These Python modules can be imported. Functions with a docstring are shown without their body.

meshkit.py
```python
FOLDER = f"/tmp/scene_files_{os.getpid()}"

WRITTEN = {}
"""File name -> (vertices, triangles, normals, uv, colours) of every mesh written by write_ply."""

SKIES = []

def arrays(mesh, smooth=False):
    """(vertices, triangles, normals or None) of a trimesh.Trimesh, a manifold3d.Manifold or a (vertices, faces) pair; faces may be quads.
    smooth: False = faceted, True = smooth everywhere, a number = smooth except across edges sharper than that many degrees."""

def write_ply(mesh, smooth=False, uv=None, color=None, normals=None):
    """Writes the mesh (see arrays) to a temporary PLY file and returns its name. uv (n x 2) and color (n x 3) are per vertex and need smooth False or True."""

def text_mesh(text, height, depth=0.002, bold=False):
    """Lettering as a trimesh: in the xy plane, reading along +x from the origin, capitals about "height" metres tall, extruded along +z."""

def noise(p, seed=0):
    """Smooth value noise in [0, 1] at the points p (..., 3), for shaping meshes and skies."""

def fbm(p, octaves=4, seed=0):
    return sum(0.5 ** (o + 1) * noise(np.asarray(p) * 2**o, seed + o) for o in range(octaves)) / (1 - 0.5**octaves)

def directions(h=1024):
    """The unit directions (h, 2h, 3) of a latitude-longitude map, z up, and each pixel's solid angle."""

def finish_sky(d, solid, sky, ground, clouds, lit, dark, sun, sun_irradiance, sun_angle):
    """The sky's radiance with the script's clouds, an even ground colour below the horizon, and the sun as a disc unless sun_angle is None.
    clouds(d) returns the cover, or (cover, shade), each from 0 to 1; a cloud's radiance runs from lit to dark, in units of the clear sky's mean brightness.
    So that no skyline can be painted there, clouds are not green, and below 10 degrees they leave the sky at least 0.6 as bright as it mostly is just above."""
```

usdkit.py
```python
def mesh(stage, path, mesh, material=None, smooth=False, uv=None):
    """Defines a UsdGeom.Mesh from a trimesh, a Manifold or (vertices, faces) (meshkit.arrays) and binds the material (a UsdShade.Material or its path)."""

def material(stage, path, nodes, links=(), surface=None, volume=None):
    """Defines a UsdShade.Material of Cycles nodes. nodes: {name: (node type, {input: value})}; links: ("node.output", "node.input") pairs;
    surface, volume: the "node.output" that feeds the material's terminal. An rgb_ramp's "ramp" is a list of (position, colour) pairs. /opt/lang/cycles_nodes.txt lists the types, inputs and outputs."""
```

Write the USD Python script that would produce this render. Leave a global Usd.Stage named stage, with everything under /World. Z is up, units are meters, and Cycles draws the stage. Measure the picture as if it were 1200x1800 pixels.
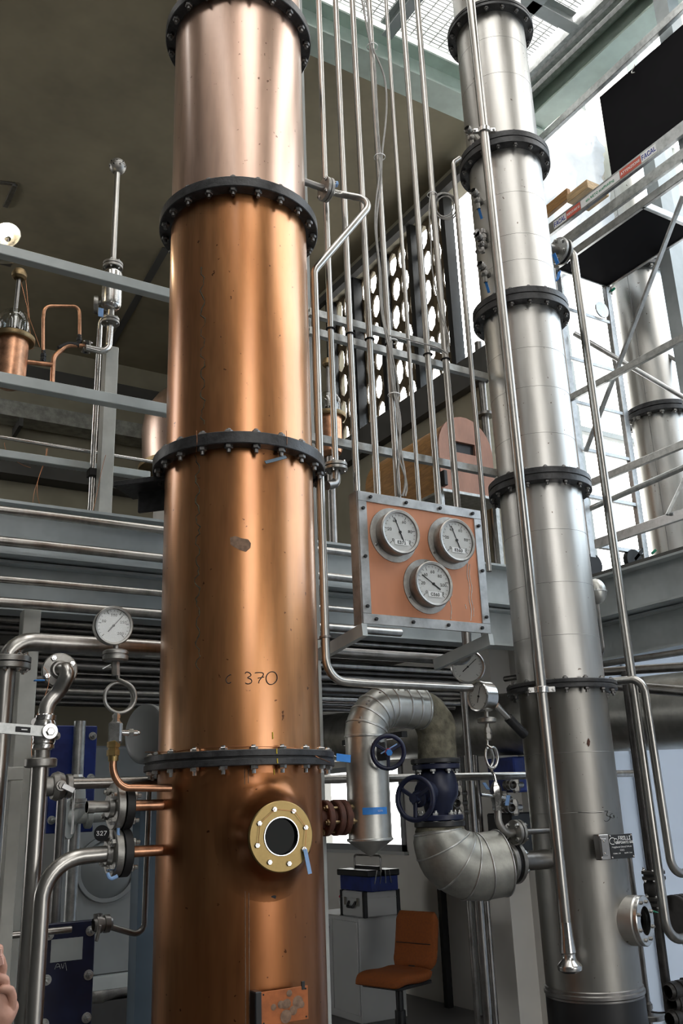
import math, random, re
import numpy as np, trimesh, manifold3d as m3, usdkit, meshkit
from shapely.geometry import Polygon
from shapely import affinity
from pxr import Usd, UsdGeom, UsdLux, UsdShade, Gf, Sdf, Vt
random.seed(7); rng = np.random.default_rng(7)
stage = Usd.Stage.CreateInMemory()
UsdGeom.SetStageUpAxis(stage, 'Z'); UsdGeom.SetStageMetersPerUnit(stage, 1.0)
world = UsdGeom.Xform.Define(stage, '/World'); stage.SetDefaultPrim(world.GetPrim())
UsdGeom.Scope.Define(stage, '/World/Looks')

# ---------------------------------------------------------------- camera: measured from the photograph's vanishing points
FPX, EYE = 1605.5, 1.65
pitch, roll, yaw = np.radians([17.966, -2.1705, 58.408])
FH = np.array([np.cos(yaw), np.sin(yaw), 0.]); RH = np.array([np.sin(yaw), -np.cos(yaw), 0.]); Z = np.array([0, 0, 1.])
X, Y = np.array([1., 0, 0]), np.array([0, 1., 0])
fwd = np.cos(pitch) * FH + np.sin(pitch) * Z
up0 = -np.sin(pitch) * FH + np.cos(pitch) * Z
rt = np.cos(roll) * RH + np.sin(roll) * up0
upv = -np.sin(roll) * RH + np.cos(roll) * up0
CAM = np.array([0, 0, EYE])
cam = UsdGeom.Camera.Define(stage, '/World/camera')
cam.CreateFocalLengthAttr(32.0); cam.CreateHorizontalApertureAttr(32.0 * 1200 / FPX); cam.CreateVerticalApertureAttr(32.0 * 1800 / FPX)
cam.CreateClippingRangeAttr(Gf.Vec2f(0.05, 500)); cam.CreateFStopAttr(0.0)
M = np.eye(4); M[0, :3], M[1, :3], M[2, :3], M[3, :3] = rt, upv, -fwd, CAM
cam.AddTransformOp().Set(Gf.Matrix4d(*M.ravel().tolist()))
cam.CreateExposureAttr(-0.3)

# ---------------------------------------------------------------- daylight: an even white overcast sky, seen and let in by the skylight and the glazing
dome = UsdLux.DomeLight.Define(stage, '/World/sky'); dome.CreateIntensityAttr(1.6); dome.CreateColorAttr(Gf.Vec3f(1.0, 0.985, 0.955))

# where things stand: pixel of the photograph + one known plane -> a point in the hall (x along the column row, y to the back, z up)
def ray(x, y): return fwd + rt * (x - 600) / FPX + upv * (900 - y) / FPX
def D(x, y, d): r = ray(x, y); return CAM + r * d / (r @ FH)
def onX(x, y, v): r = ray(x, y); return CAM + r * v / r[0]
def onY(x, y, v): r = ray(x, y); return CAM + r * v / r[1]
def onZ(x, y, v): r = ray(x, y); return CAM + r * (v - EYE) / r[2]
def oncyl(x, y, c, R, far=False):
    r = ray(x, y); a = r[:2] @ r[:2]; o = CAM[:2] - c[:2]; b = o @ r[:2]; q = max(b * b - a * (o @ o - R * R), 0)
    return CAM + r * ((-b + (1 if far else -1) * math.sqrt(q)) / a)
def pxm(p): return float((np.asarray(p) - CAM) @ fwd) / FPX       # metres per pixel at a point
def V(*a): return np.array(a, float)
def nrm(v): v = np.asarray(v, float); return v / np.linalg.norm(v)

# ---------------------------------------------------------------- shapes: (vertices, triangles)
def cat(*ms):
    vs, fs, n = [], [], 0
    ms = [q for m in ms for q in (m if isinstance(m, list) else [m])]
    for m in ms:
        if m is None: continue
        v, f = (m.vertices, m.faces) if hasattr(m, 'vertices') else m
        vs.append(np.asarray(v, float)); fs.append(np.asarray(f, int) + n); n += len(v)
    return np.vstack(vs), np.vstack(fs)
def frame(axis, up=None):
    a = nrm(axis); u = np.asarray(up if up is not None else (Z if abs(a[2]) < .9 else X), float)
    s = nrm(np.cross(u, a)); return s, np.cross(a, s), a
def lathe(prof, o, axis=Z, n=32, closed=False):
    """prof: (radius, height) from one end to the other."""
    s, t, a = frame(axis); th = np.linspace(0, 2 * np.pi, n, endpoint=False)
    c = np.cos(th)[:, None] * s + np.sin(th)[:, None] * t
    prof = list(prof) + ([prof[0]] if closed else [])
    v = np.vstack([np.asarray(o) + max(r, 1e-6) * c + h * a for r, h in prof]); f = []
    i = np.arange(n); j = (i + 1) % n
    for k in range(len(prof) - 1):
        A, B = k * n, (k + 1) * n
        f += [np.stack([A + i, A + j, B + j], 1), np.stack([A + i, B + j, B + i], 1)]
    return v, np.vstack(f)
def cyl(p0, p1, r, r1=None, n=20, ch=0):
    p0, p1 = np.asarray(p0, float), np.asarray(p1, float); L = np.linalg.norm(p1 - p0); r1 = r if r1 is None else r1
    pr = [(0, 0), (r - ch, 0)] + ([(r, ch)] if ch else []) + ([(r1, L - ch)] if ch else []) + [(r1 - ch, L), (0, L)]
    return lathe(pr, p0, p1 - p0, n)
def ring(o, axis, r, ri, t, n=48, ch=.002):
    return lathe([(ri, 0), (r - ch, 0), (r, ch), (r, t - ch), (r - ch, t), (ri, t)], o, axis, n, closed=True)
def fillet(pts, rad, k=7):
    pts = [np.asarray(p, float) for p in pts]; out = [pts[0]]
    for i in range(1, len(pts) - 1):
        a, b, c = pts[i - 1], pts[i], pts[i + 1]; u, w = nrm(a - b), nrm(c - b)
        ang = math.acos(np.clip(u @ w, -1, 1)); R = rad[i - 1] if np.ndim(rad) else rad
        t = min(R / max(math.tan(ang / 2), 1e-6), .49 * np.linalg.norm(a - b) if i > 1 else .95 * np.linalg.norm(a - b), .49 * np.linalg.norm(c - b) if i < len(pts) - 2 else .95 * np.linalg.norm(c - b))
        if ang > 3.1: out.append(b); continue
        R = t * math.tan(ang / 2); ctr = b + nrm(u + w) * (R / math.sin(ang / 2)); e0, e1 = b + u * t - ctr, b + w * t - ctr
        th = math.acos(np.clip(nrm(e0) @ nrm(e1), -1, 1))
        for q in np.linspace(0, 1, k):
            out.append(ctr + (math.sin((1 - q) * th) * e0 + math.sin(q * th) * e1) / math.sin(th))
    return out + [pts[-1]]
def tube(pts, r, n=12, caps=True, closed=False):
    P = np.array(pts, float); m = len(P)
    T = np.roll(P, -1, 0) - np.roll(P, 1, 0) if closed else np.gradient(P, axis=0)
    T /= np.maximum(np.linalg.norm(T, axis=1, keepdims=True), 1e-12); s = frame(T[0])[0]
    th = np.linspace(0, 2 * np.pi, n, endpoint=False); vs = []; rr = np.broadcast_to(r, m)
    for k in range(m):
        s = nrm(s - T[k] * (s @ T[k])); t = np.cross(T[k], s)
        vs.append(P[k] + rr[k] * (np.cos(th)[:, None] * s + np.sin(th)[:, None] * t))
    i = np.arange(n); j = (i + 1) % n; f = []
    for k in range(m if closed else m - 1):
        A, B = k * n, ((k + 1) % m) * n; f += [np.stack([A + i, A + j, B + j], 1), np.stack([A + i, B + j, B + i], 1)]
    v = np.vstack(vs)
    if caps and not closed:
        v = np.vstack([v, P[0], P[-1]]); c0, c1 = len(v) - 2, len(v) - 1
        f += [np.stack([np.full(n, c0), j, i], 1), np.stack([np.full(n, c1), (m - 1) * n + i, (m - 1) * n + j], 1)]
    return v, np.vstack(f)
def pipe(pts, r, bend=.1, n=16, k=7): return tube(fillet(pts, bend, k), r, n)
def arc(c, u, w, R, a0, a1, k=24): return [np.asarray(c) + R * (math.cos(t) * u + math.sin(t) * w) for t in np.linspace(a0, a1, k)]
def box(c, ex, ey, ez, h, ch=0.0):
    """box about c with unit axes ex, ey, ez and half sizes h, edges chamfered by ch."""
    h = np.asarray(h, float); B = np.array([ex, ey, ez], float)
    if ch <= 0:
        m = trimesh.creation.box(h * 2); return np.asarray(m.vertices) @ B + c, np.asarray(m.faces)
    ch = min(ch, .45 * h.min()); pts = []
    for sx in (-1, 1):
        for sy in (-1, 1):
            for sz in (-1, 1):
                for k in range(3):
                    e = h - ch; e[k] = h[k]; pts.append(e * (sx, sy, sz))
    m = trimesh.convex.convex_hull(np.array(pts)); return np.asarray(m.vertices) @ B + c, np.asarray(m.faces)
def abox(lo, hi, ch=0.0):
    lo, hi = np.asarray(lo, float), np.asarray(hi, float); return box((lo + hi) / 2, X, Y, Z, np.abs(hi - lo) / 2, ch)
def bar(p0, p1, w, h, up=Z, ch=.003):
    p0, p1 = np.asarray(p0, float), np.asarray(p1, float); s, t, a = frame(p1 - p0, up)
    return box((p0 + p1) / 2, s, t, a, (w / 2, h / 2, np.linalg.norm(p1 - p0) / 2), ch)
def extr(poly, p0, p1, up=Z):
    """a 2-D outline (sideways, up) pushed from p0 to p1."""
    pg = poly if isinstance(poly, Polygon) else Polygon(poly); p0, p1 = np.asarray(p0, float), np.asarray(p1, float)
    s, t, a = frame(p1 - p0, up); m = trimesh.creation.extrude_polygon(pg, np.linalg.norm(p1 - p0), engine='earcut')
    v = np.asarray(m.vertices); return p0 + v[:, :1] * s + v[:, 1:2] * t + v[:, 2:] * a, np.asarray(m.faces)
def ibeam(w, h, tw, tf):
    return [(-w/2, 0), (w/2, 0), (w/2, tf), (tw/2, tf), (tw/2, h-tf), (w/2, h-tf), (w/2, h), (-w/2, h), (-w/2, h-tf), (-tw/2, h-tf), (-tw/2, tf), (-w/2, tf)]
def channel(w, h, t): return [(0, 0), (w, 0), (w, t), (t, t), (t, h-t), (w, h-t), (w, h), (0, h)]
def sphere(c, r, sub=2, sc=(1, 1, 1)):
    m = trimesh.creation.icosphere(sub, r); return np.asarray(m.vertices) * sc + c, np.asarray(m.faces)
def hexbolt(o, axis, r=.012, t=.012, stub=.012, rs=.006):
    return cat(lathe([(0, 0), (r, 0), (r, t * .8), (r * .85, t), (0, t)], o, axis, 6), lathe([(rs, t * .5), (rs, t + stub), (0, t + stub)], o, axis, 8) if stub else None)
def text(s, h, o, right, up_, depth=.0008, bold=False, center=True):
    m = meshkit.text_mesh(s, h, depth, bold); v = np.asarray(m.vertices).copy()
    if center: v[:, 0] -= (v[:, 0].min() + v[:, 0].max()) / 2; v[:, 1] -= h / 2
    r, u = nrm(right), nrm(up_); return np.asarray(o) + v[:, :1] * r + v[:, 1:2] * u + v[:, 2:] * np.cross(r, u), np.asarray(m.faces)
def hull(*sph):
    m = None; return m3.Manifold.batch_hull([m3.Manifold.sphere(r, 16).translate(tuple(map(float, c))) for c, r in sph])

# ---------------------------------------------------------------- the scene tree
used = {}
def number(path):
    used[path] = used.get(path, -1) + 1
    return path if used[path] == 0 else f'{path}_{used[path]:03d}'
locs = {}
def say(prim, **k):
    for a, b in k.items():
        if b: prim.SetCustomDataByKey(a, b)
def thing(name, label, category, loc, group=None, kind=None):
    path = number('/World/' + name); x = UsdGeom.Xform.Define(stage, path)
    loc = np.asarray(loc, float); x.AddTranslateOp().Set(Gf.Vec3d(*loc.tolist())); locs[path] = loc
    say(x.GetPrim(), label=label, category=category, group=group, kind=kind); return path
def part(t, name, mesh, m, smooth=35, label=None, kind=None):
    path = number(t + '/' + name); top = '/'.join(t.split('/')[:3]); L = locs.get(top, np.zeros(3)); v, f = cat(mesh)
    g = usdkit.mesh(stage, path, (v - L, f), looks[m], smooth=smooth); say(g.GetPrim(), label=label, kind=kind); return path
def single(name, mesh, m, label, category, smooth=35, group=None, kind=None):
    path = number('/World/' + name); v, f = cat(mesh); L = V(*((v.min(0) + v.max(0)) / 2)); L[2] = v[:, 2].min()
    g = usdkit.mesh(stage, path, (v - L, f), looks[m], smooth=smooth); UsdGeom.Xformable(g).AddTranslateOp().Set(Gf.Vec3d(*L.tolist())); locs[path] = L
    say(g.GetPrim(), label=label, category=category, group=group, kind=kind); return path
def struct(name, mesh, m, smooth=False, label=None):
    path = number('/World/' + name); v, f = cat(mesh)
    g = usdkit.mesh(stage, path, (v, f), looks[m], smooth=smooth); say(g.GetPrim(), kind='structure', label=label); locs[path] = np.zeros(3); return path

# ---------------------------------------------------------------- materials
looks = {}
def mat(name, col, rough=.5, metal=0., var=.12, scale=6., stretch=(1, 1, 1), bump=0., col2=None, detail=4, spec=.5, rvar=.12, pos=(.35, .65), aniso=0, coat=0):
    col = np.array(col, float); lo, hi = (col * (1 - var), np.minimum(col * (1 + var), 1)) if col2 is None else (col, np.array(col2, float))
    nodes = {'g': ('geometry', {}), 'm': ('mapping', {'scale': stretch}), 'n': ('noise_texture', {'scale': scale, 'detail': float(detail), 'roughness': .6}),
             'r': ('rgb_ramp', {'ramp': [(pos[0], lo), (pos[1], hi)]}), 'p': ('principled_bsdf', {'metallic': metal, 'specular_ior_level': spec, 'anisotropic': float(aniso), 'coat_weight': float(coat)}),
             'q': ('math', {'math_type': 'multiply_add', 'value2': rvar * 2, 'value3': rough - rvar})}
    links = [('g.position', 'm.vector'), ('m.vector', 'n.vector'), ('n.fac', 'r.fac'), ('r.color', 'p.base_color'), ('n.fac', 'q.value1'), ('q.value', 'p.roughness')]
    if bump:
        nodes['b'] = ('bump', {'strength': bump, 'distance': .01}); links += [('n.fac', 'b.height'), ('b.normal', 'p.normal')]
    looks[name] = usdkit.material(stage, '/World/Looks/' + name, nodes, links, surface='p.BSDF')
def metal2(name, c1, c2, c3, rough, coat=0., s1=(1.2, 1.2, .5), s2=(9, 9, 1.2), spots=.0):
    """sheet metal: broad tarnish clouds, fine vertical streaks, a few dark specks."""
    nodes = {'g': ('geometry', {}), 'm1': ('mapping', {'scale': s1}), 'n1': ('noise_texture', {'scale': 1.6, 'detail': 5., 'roughness': .55, 'distortion': .4}), 'r1': ('rgb_ramp', {'ramp': [(.3, c1), (.5, c2), (.72, c3)]}),
             'm2': ('mapping', {'scale': s2}), 'n2': ('noise_texture', {'scale': 3., 'detail': 4.}), 'r2': ('rgb_ramp', {'ramp': [(.35, (.92, .92, .92)), (.6, (1, 1, 1))]}),
             'x': ('mix', {'mix_type': 'multiply', 'fac': 1.}), 'n3': ('noise_texture', {'scale': 46., 'detail': 2.}), 'r3': ('rgb_ramp', {'ramp': [(.245, (.3, .25, .22)), (.285, (1, 1, 1))]}), 'x2': ('mix', {'mix_type': 'multiply', 'fac': 1.}),
             'q': ('math', {'math_type': 'multiply_add', 'value2': .12, 'value3': rough - .06}), 'b': ('bump', {'strength': .06, 'distance': .004}), 'p': ('principled_bsdf', {'metallic': 1., 'coat_weight': coat, 'coat_roughness': .22, 'coat_ior': 1.6})}
    links = [('g.position', 'm1.vector'), ('m1.vector', 'n1.vector'), ('n1.fac', 'r1.fac'), ('g.position', 'm2.vector'), ('m2.vector', 'n2.vector'), ('n2.fac', 'r2.fac'), ('r1.color', 'x.color1'), ('r2.color', 'x.color2'),
             ('g.position', 'n3.vector'), ('n3.fac', 'r3.fac'), ('x.color', 'x2.color1'), ('r3.color', 'x2.color2'), ('x2.color', 'p.base_color'), ('n2.fac', 'q.value1'), ('q.value', 'p.roughness'), ('n1.fac', 'b.height'), ('b.normal', 'p.normal')]
    looks[name] = usdkit.material(stage, '/World/Looks/' + name, nodes, links, surface='p.BSDF')
metal2('copper', (.46, .18, .064), (.60, .265, .098), (.64, .36, .18), .34, .8)
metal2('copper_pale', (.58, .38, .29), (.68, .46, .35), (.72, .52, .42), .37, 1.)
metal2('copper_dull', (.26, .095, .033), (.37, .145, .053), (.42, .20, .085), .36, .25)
metal2('stainless', (.52, .505, .475), (.62, .605, .575), (.68, .665, .635), .4)
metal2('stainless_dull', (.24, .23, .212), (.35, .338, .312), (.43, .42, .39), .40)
mat('pipe_steel', (.44, .425, .40), .3, 1., .15, 7, (1, 1, .3)); mat('pipe_dark', (.30, .29, .28), .38, 1., .2, 7); mat('cast_steel', (.36, .35, .33), .45, 1., .2, 20, bump=.2)
mat('bright_steel', (.60, .595, .58), .22, 1., .08, 9); mat('copper_tube', (.62, .33, .2), .32, 1., .2, 12); mat('brass', (.34, .245, .105), .42, 1., .18, 14); mat('iron_black', (.045, .042, .04), .45, .3, .3, 20); mat('bolt_dark', (.20, .195, .19), .5, 1., .25, 25, bump=.2); mat('brass_dark', (.30, .22, .12), .45, 1., .2, 14)
mat('flange_black', (.032, .032, .034), .42, 0., .4, 30, bump=.25); mat('rubber', (.012, .012, .013), .55, 0, .2, 20); mat('matt_black', (.012, .0115, .013), .9, 0, .1, 5, spec=.06); mat('dark_glass', (.002, .003, .003), .06, 0, .1, 5, spec=.06); mat('black_paint', (.016, .017, .019), .4, 0, .2, 10)
mat('grey_paint', (.42, .45, .44), .42, 0, .08, 5); mat('grey_beam', (.40, .435, .44), .45, 0, .14, 3); mat('green_beam', (.50, .60, .53), .5, 0, .1, 4); mat('post_paint', (.47, .47, .43), .45, 0, .1, 6)
mat('galvanised', (.5, .51, .5), .4, .85, .2, 22); mat('aluminium', (.52, .525, .525), .36, .9, .12, 12, (1, 1, 1)); mat('cladding', (.50, .50, .47), .4, .92, .15, 10, bump=.1); mat('cladding_dull', (.36, .36, .33), .5, .8, .25, 9, bump=.3)
mat('wool', (.16, .15, .11), .95, 0, .5, 14, bump=1.0); mat('concrete', (.25, .215, .145), .85, 0, .2, 1.1, bump=.25, detail=8); mat('concrete_wall', (.30, .275, .205), .85, 0, .12, 1.5, bump=.2, detail=8)
mat('white_wall', (.72, .70, .66), .7, 0, .05, 2, bump=.05); mat('cool_wall', (.62, .66, .72), .6, 0, .05, 2); mat('dark_wall', (.075, .073, .068), .8, 0, .15, 2); mat('floor_grey', (.11, .11, .11), .4, 0, .2, 1.5)
mat('window_frame', (.30, .31, .32), .5, 0, .05, 3); mat('grey_sheet', (.22, .235, .24), .45, 0, .1, 3); mat('blue_paint', (.010, .026, .16), .38, 0, .25, 9); mat('blue_dark', (.008, .012, .04), .42, 0, .25, 9); mat('blue_tape', (.03, .22, .65), .5, 0, .1, 20); mat('blue_pale', (.25, .42, .72), .5, 0, .1, 20); mat('blue_post', (.12, .18, .24), .45, 0, .1, 4)
mat('brown_corten', (.105, .075, .04), .7, 0, .25, 9); mat('dial', (.62, .62, .61), .5, 0, .02, 8); mat('ink', (.01, .01, .012), .6, 0, .1, 8); mat('label_white', (.85, .85, .85), .5, 0, .02, 8)
mat('panel_copper', (.50, .215, .115), .55, .25, .12, 5, (1, 1, .35)); mat('wood', (.36, .19, .07), .5, 0, .25, 9, (1, 1, 7)); mat('wood_pale', (.50, .34, .18), .6, 0, .2, 9, (3, 1, 8)); mat('pink_wood', (.36, .19, .135), .42, .35, .15, 7, (1, 1, .4))
mat('orange_fabric', (.27, .07, .012), .85, 0, .12, 60, bump=.15); mat('cabinet_grey', (.50, .51, .51), .5, 0, .03, 4); mat('skin', (.50, .27, .20), .5, 0, .12, 30); mat('nail', (.75, .45, .38), .3, 0, .05, 20); mat('silver', (.8, .79, .76), .2, 1, .05, 10)
mat('red_paint', (.42, .02, .02), .5, 0, .2, 20); mat('pink_cloth', (.6, .05, .12), .7, 0, .2, 20); mat('green_clip', (.0, .22, .12), .4, 0, .1, 20); mat('cable_grey', (.33, .32, .30), .5, 0, .15, 20); mat('wire_copper', (.45, .2, .1), .4, 1, .2, 20)
mat('yellow_paint', (.7, .5, .05), .6, 0, .1, 30); mat('stain', (.24, .15, .10), .6, .3, .25, 60); mat('rust', (.085, .03, .018), .7, 0, .3, 30); mat('orange_label', (.42, .13, .04), .5, .3, .2, 20); mat('tape_red', (.6, .12, .08), .5, 0, .05, 20); mat('ink_blue', (.03, .05, .3), .5, 0, .05, 20); mat('ink_green', (.03, .25, .12), .5, 0, .05, 20)
mat('verdigris', (.06, .05, .028), .85, 0, .4, 40)
def glassy(name, tint=(1, 1, 1), k=.9, base=.04):
    looks[name] = usdkit.material(stage, '/World/Looks/' + name, {'t': ('transparent_bsdf', {'color': tint}), 'g': ('glossy_bsdf', {'roughness': .02}), 'f': ('layer_weight', {'blend': .5}), 'w': ('math', {'math_type': 'power', 'value2': 4.}),
        'k': ('math', {'math_type': 'multiply_add', 'value2': k, 'value3': base}), 'x': ('mix_closure', {})},
        [('f.facing', 'w.value1'), ('w.value', 'k.value1'), ('k.value', 'x.fac'), ('t.BSDF', 'x.closure1'), ('g.BSDF', 'x.closure2')], surface='x.closure')
glassy('pane', (.97, .98, .98)); glassy('tinted_pane', (.84, .92, 1.0), .3); glassy('vessel_glass', (.86, .88, .86), .85, .14)
looks['plastic_sheet'] = usdkit.material(stage, '/World/Looks/plastic_sheet', {'t': ('transparent_bsdf', {}), 'p': ('principled_bsdf', {'base_color': (.72, .76, .8), 'roughness': .2}), 'l': ('translucent_bsdf', {'color': (.72, .77, .82)}), 'a': ('mix_closure', {'fac': .5}), 'x': ('mix_closure', {'fac': .9})},
    [('p.BSDF', 'a.closure1'), ('l.BSDF', 'a.closure2'), ('t.BSDF', 'x.closure1'), ('a.closure', 'x.closure2')], surface='x.closure')
looks['frosted'] = usdkit.material(stage, '/World/Looks/frosted', {'p': ('principled_bsdf', {'base_color': (.72, .77, .83), 'roughness': .35}), 'l': ('translucent_bsdf', {'color': (.66, .72, .80)}), 'a': ('mix_closure', {'fac': .6})}, [('p.BSDF', 'a.closure1'), ('l.BSDF', 'a.closure2')], surface='a.closure')
looks['lamp_glow'] = usdkit.material(stage, '/World/Looks/lamp_glow', {'e': ('emission', {'color': (1., .83, .55), 'strength': 60.})}, [], surface='e.emission')

# ================================================================ THE SETTING
XR, YB, ZC, ZM = 5.3, 12.0, 8.0, 3.25            # right wall, back wall, concrete ceiling, mezzanine
def wallbox(lo, hi): return abox(lo, hi)
struct('floor', abox((-3.2, -6.2, -.2), (9.2, 12.2, 0)), 'floor_grey')
# lower right wall with the strip window
YP5 = onX(1076, 1450, XR)[1]
w0, w1 = onX(566, 1492, XR), onX(707, 1338, XR)
wy0, wy1, wz0, wz1 = w1[1], 9.4, w0[2], w1[2]
struct('wall_right', cat(abox((XR, YP5, 0), (XR + .2, wy0, ZM)), abox((XR, -6, 0), (XR + .2, -2.5, ZM)), abox((XR, wy1, 0), (XR + .2, YB, ZM)), abox((XR, wy0, 0), (XR + .2, wy1, wz0)), abox((XR, wy0, wz1), (XR + .2, wy1, ZM))), 'white_wall')
t = thing('window_1', None, None, (XR, (wy0 + wy1) / 2, wz0), kind='structure')
yy = [wy0, wy0 + .05, wy0 + .8, wy0 + .9, wy1]
part(t, 'frame', cat(abox((XR - .02, wy0, wz0), (XR + .06, wy0 + .06, wz1)), abox((XR - .02, wy0 + .72, wz0), (XR + .06, wy0 + .78, wz1)), abox((XR - .02, wy0, wz0), (XR + .06, wy1, wz0 + .06)), abox((XR - .02, wy0, wz1 - .05), (XR + .06, wy1, wz1))), 'window_frame')
part(t, 'sill', abox((XR - .05, wy0 - .02, wz0 - .03), (XR + .02, wy1, wz0)), 'cabinet_grey'); part(t, 'pane', abox((XR + .02, wy0 + .05, wz0 + .05), (XR + .03, wy1, wz1 - .04)), 'pane')
t = thing('window_5', None, None, (XR, 1.2, 0), kind='structure')
pe = [YP5, onX(1122, 1450, XR)[1], 3.3, 2.1, .9, -.3, -1.5, -2.5]
for b0, b1 in zip(pe[1:], pe[:-1]): part(t, 'frosted_panel', abox((XR + .02, b0 + .004, 0), (XR + .03, b1 - .004, 3.04)), 'frosted', False)
for b0 in pe[1:-1]: part(t, 'joint', abox((XR + .035, b0 - .02, 0), (XR + .07, b0 + .02, 3.04)), 'grey_paint', False)
# mezzanine slabs and the upper walls
struct('mezzanine_floor', cat(abox((-3, 5.12, 3.02), (XR, YB, ZM)), abox((5.08, -6, 3.05), (9, 6, ZM))), 'dark_wall')
ly0, ly1, lz0, lz1 = 5.75, 8.75, 5.72, 7.78
struct('wall_right_upper', cat(abox((XR, ly1, ZM), (XR + .2, YB, ZC)), abox((XR, 6.0, ZM), (XR + .2, ly1, lz0)), abox((XR, 6.0, lz1), (XR + .2, ly1, ZC))), 'concrete_wall')
struct('wall_back', abox((-3, YB, 0), (XR + .2, YB + .2, ZC)), 'concrete_wall')
struct('ceiling', cat(abox((-3, 5.35, ZC), (XR, YB, ZC + .25)), abox((-3, -6, ZC + .6), (-2.2, 5.35, ZC + .85)), abox((-2.2, 3.4, ZC + .6), (2.25, 5.35, ZC + .85)), abox((-2.2, -6, ZC + .6), (9, -3.2, ZC + .85)), abox((-1.4, -3.2, ZC + .6), (.1, 3.4, ZC + .85)), abox((2.0, -3.2, ZC + .6), (4.6, 2.3, ZC + .85))), 'concrete')
struct('wall_left', cat(abox((-3.2, -6, 0), (-3, 5.4, ZC + .85)), abox((-3.2, 5.4, 0), (-3, 7.6, ZC + .85)), abox((-3.2, 7.6, 0), (-3, 10.4, 1.2)), abox((-3.2, 10.4, 0), (-3, YB, ZC)), abox((-3.2, 7.6, 2.75), (-3, 10.4, 5.2)), abox((-3.2, 7.6, 7.4), (-3, 10.4, ZC))), 'dark_wall')
struct('wall_front', cat(abox((-3, -6.2, 0), (-1.5, -6, ZC + .6)), abox((1.3, -6.2, 0), (1.9, -6, ZC + .6)), abox((5.25, -6.2, 0), (9, -6, ZC + .6)), abox((1.9, -6.2, 3.3), (5.25, -6, ZC + .6)), abox((1.9, -6.2, 0), (5.25, -6, .5)), abox((-1.5, -6.2, 0), (1.3, -6, 3.6))), 'dark_wall')
# gallery outer glazing at the right: clear panes between steel posts, the white sky behind
gx0, gx1, gy = XR + .2, 9.0, 6.0
t = thing('window_2', None, None, ((gx0 + gx1) / 2, gy, ZM), kind='structure')
for x in (gx0 + .06, gx0 + 1.0, gx0 + 1.95, gx0 + 2.9, gx1 - .1): part(t, 'mullion', abox((x - .035, gy - .04, ZM), (x + .035, gy + .06, 9.6), .004), 'grey_paint')
for z in (ZM + .05, 5.2, 7.3, 9.55): part(t, 'transom', abox((gx0, gy - .03, z - .03), (gx1, gy + .05, z + .03), .004), 'grey_paint')
part(t, 'pane', abox((gx0, gy, ZM), (gx1, gy + .012, 9.6)), 'pane')
struct('wall_gallery', cat(abox((9, -6, 0), (9.2, -3.4, 9.6)), abox((9, -3.4, 3.05), (9.2, 4.8, 4.0))), 'white_wall')
t = thing('window_4', None, None, (9.1, .7, 4.0), kind='structure')
part(t, 'pane', abox((9.09, -3.4, 4.0), (9.11, 4.8, 9.6)), 'tinted_pane'); part(t, 'mullions', [abox((9.04, y - .04, 4.0), (9.16, y + .04, 9.6)) for y in np.arange(-3.36, 4.9, 1.63)], 'grey_paint', False)
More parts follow.
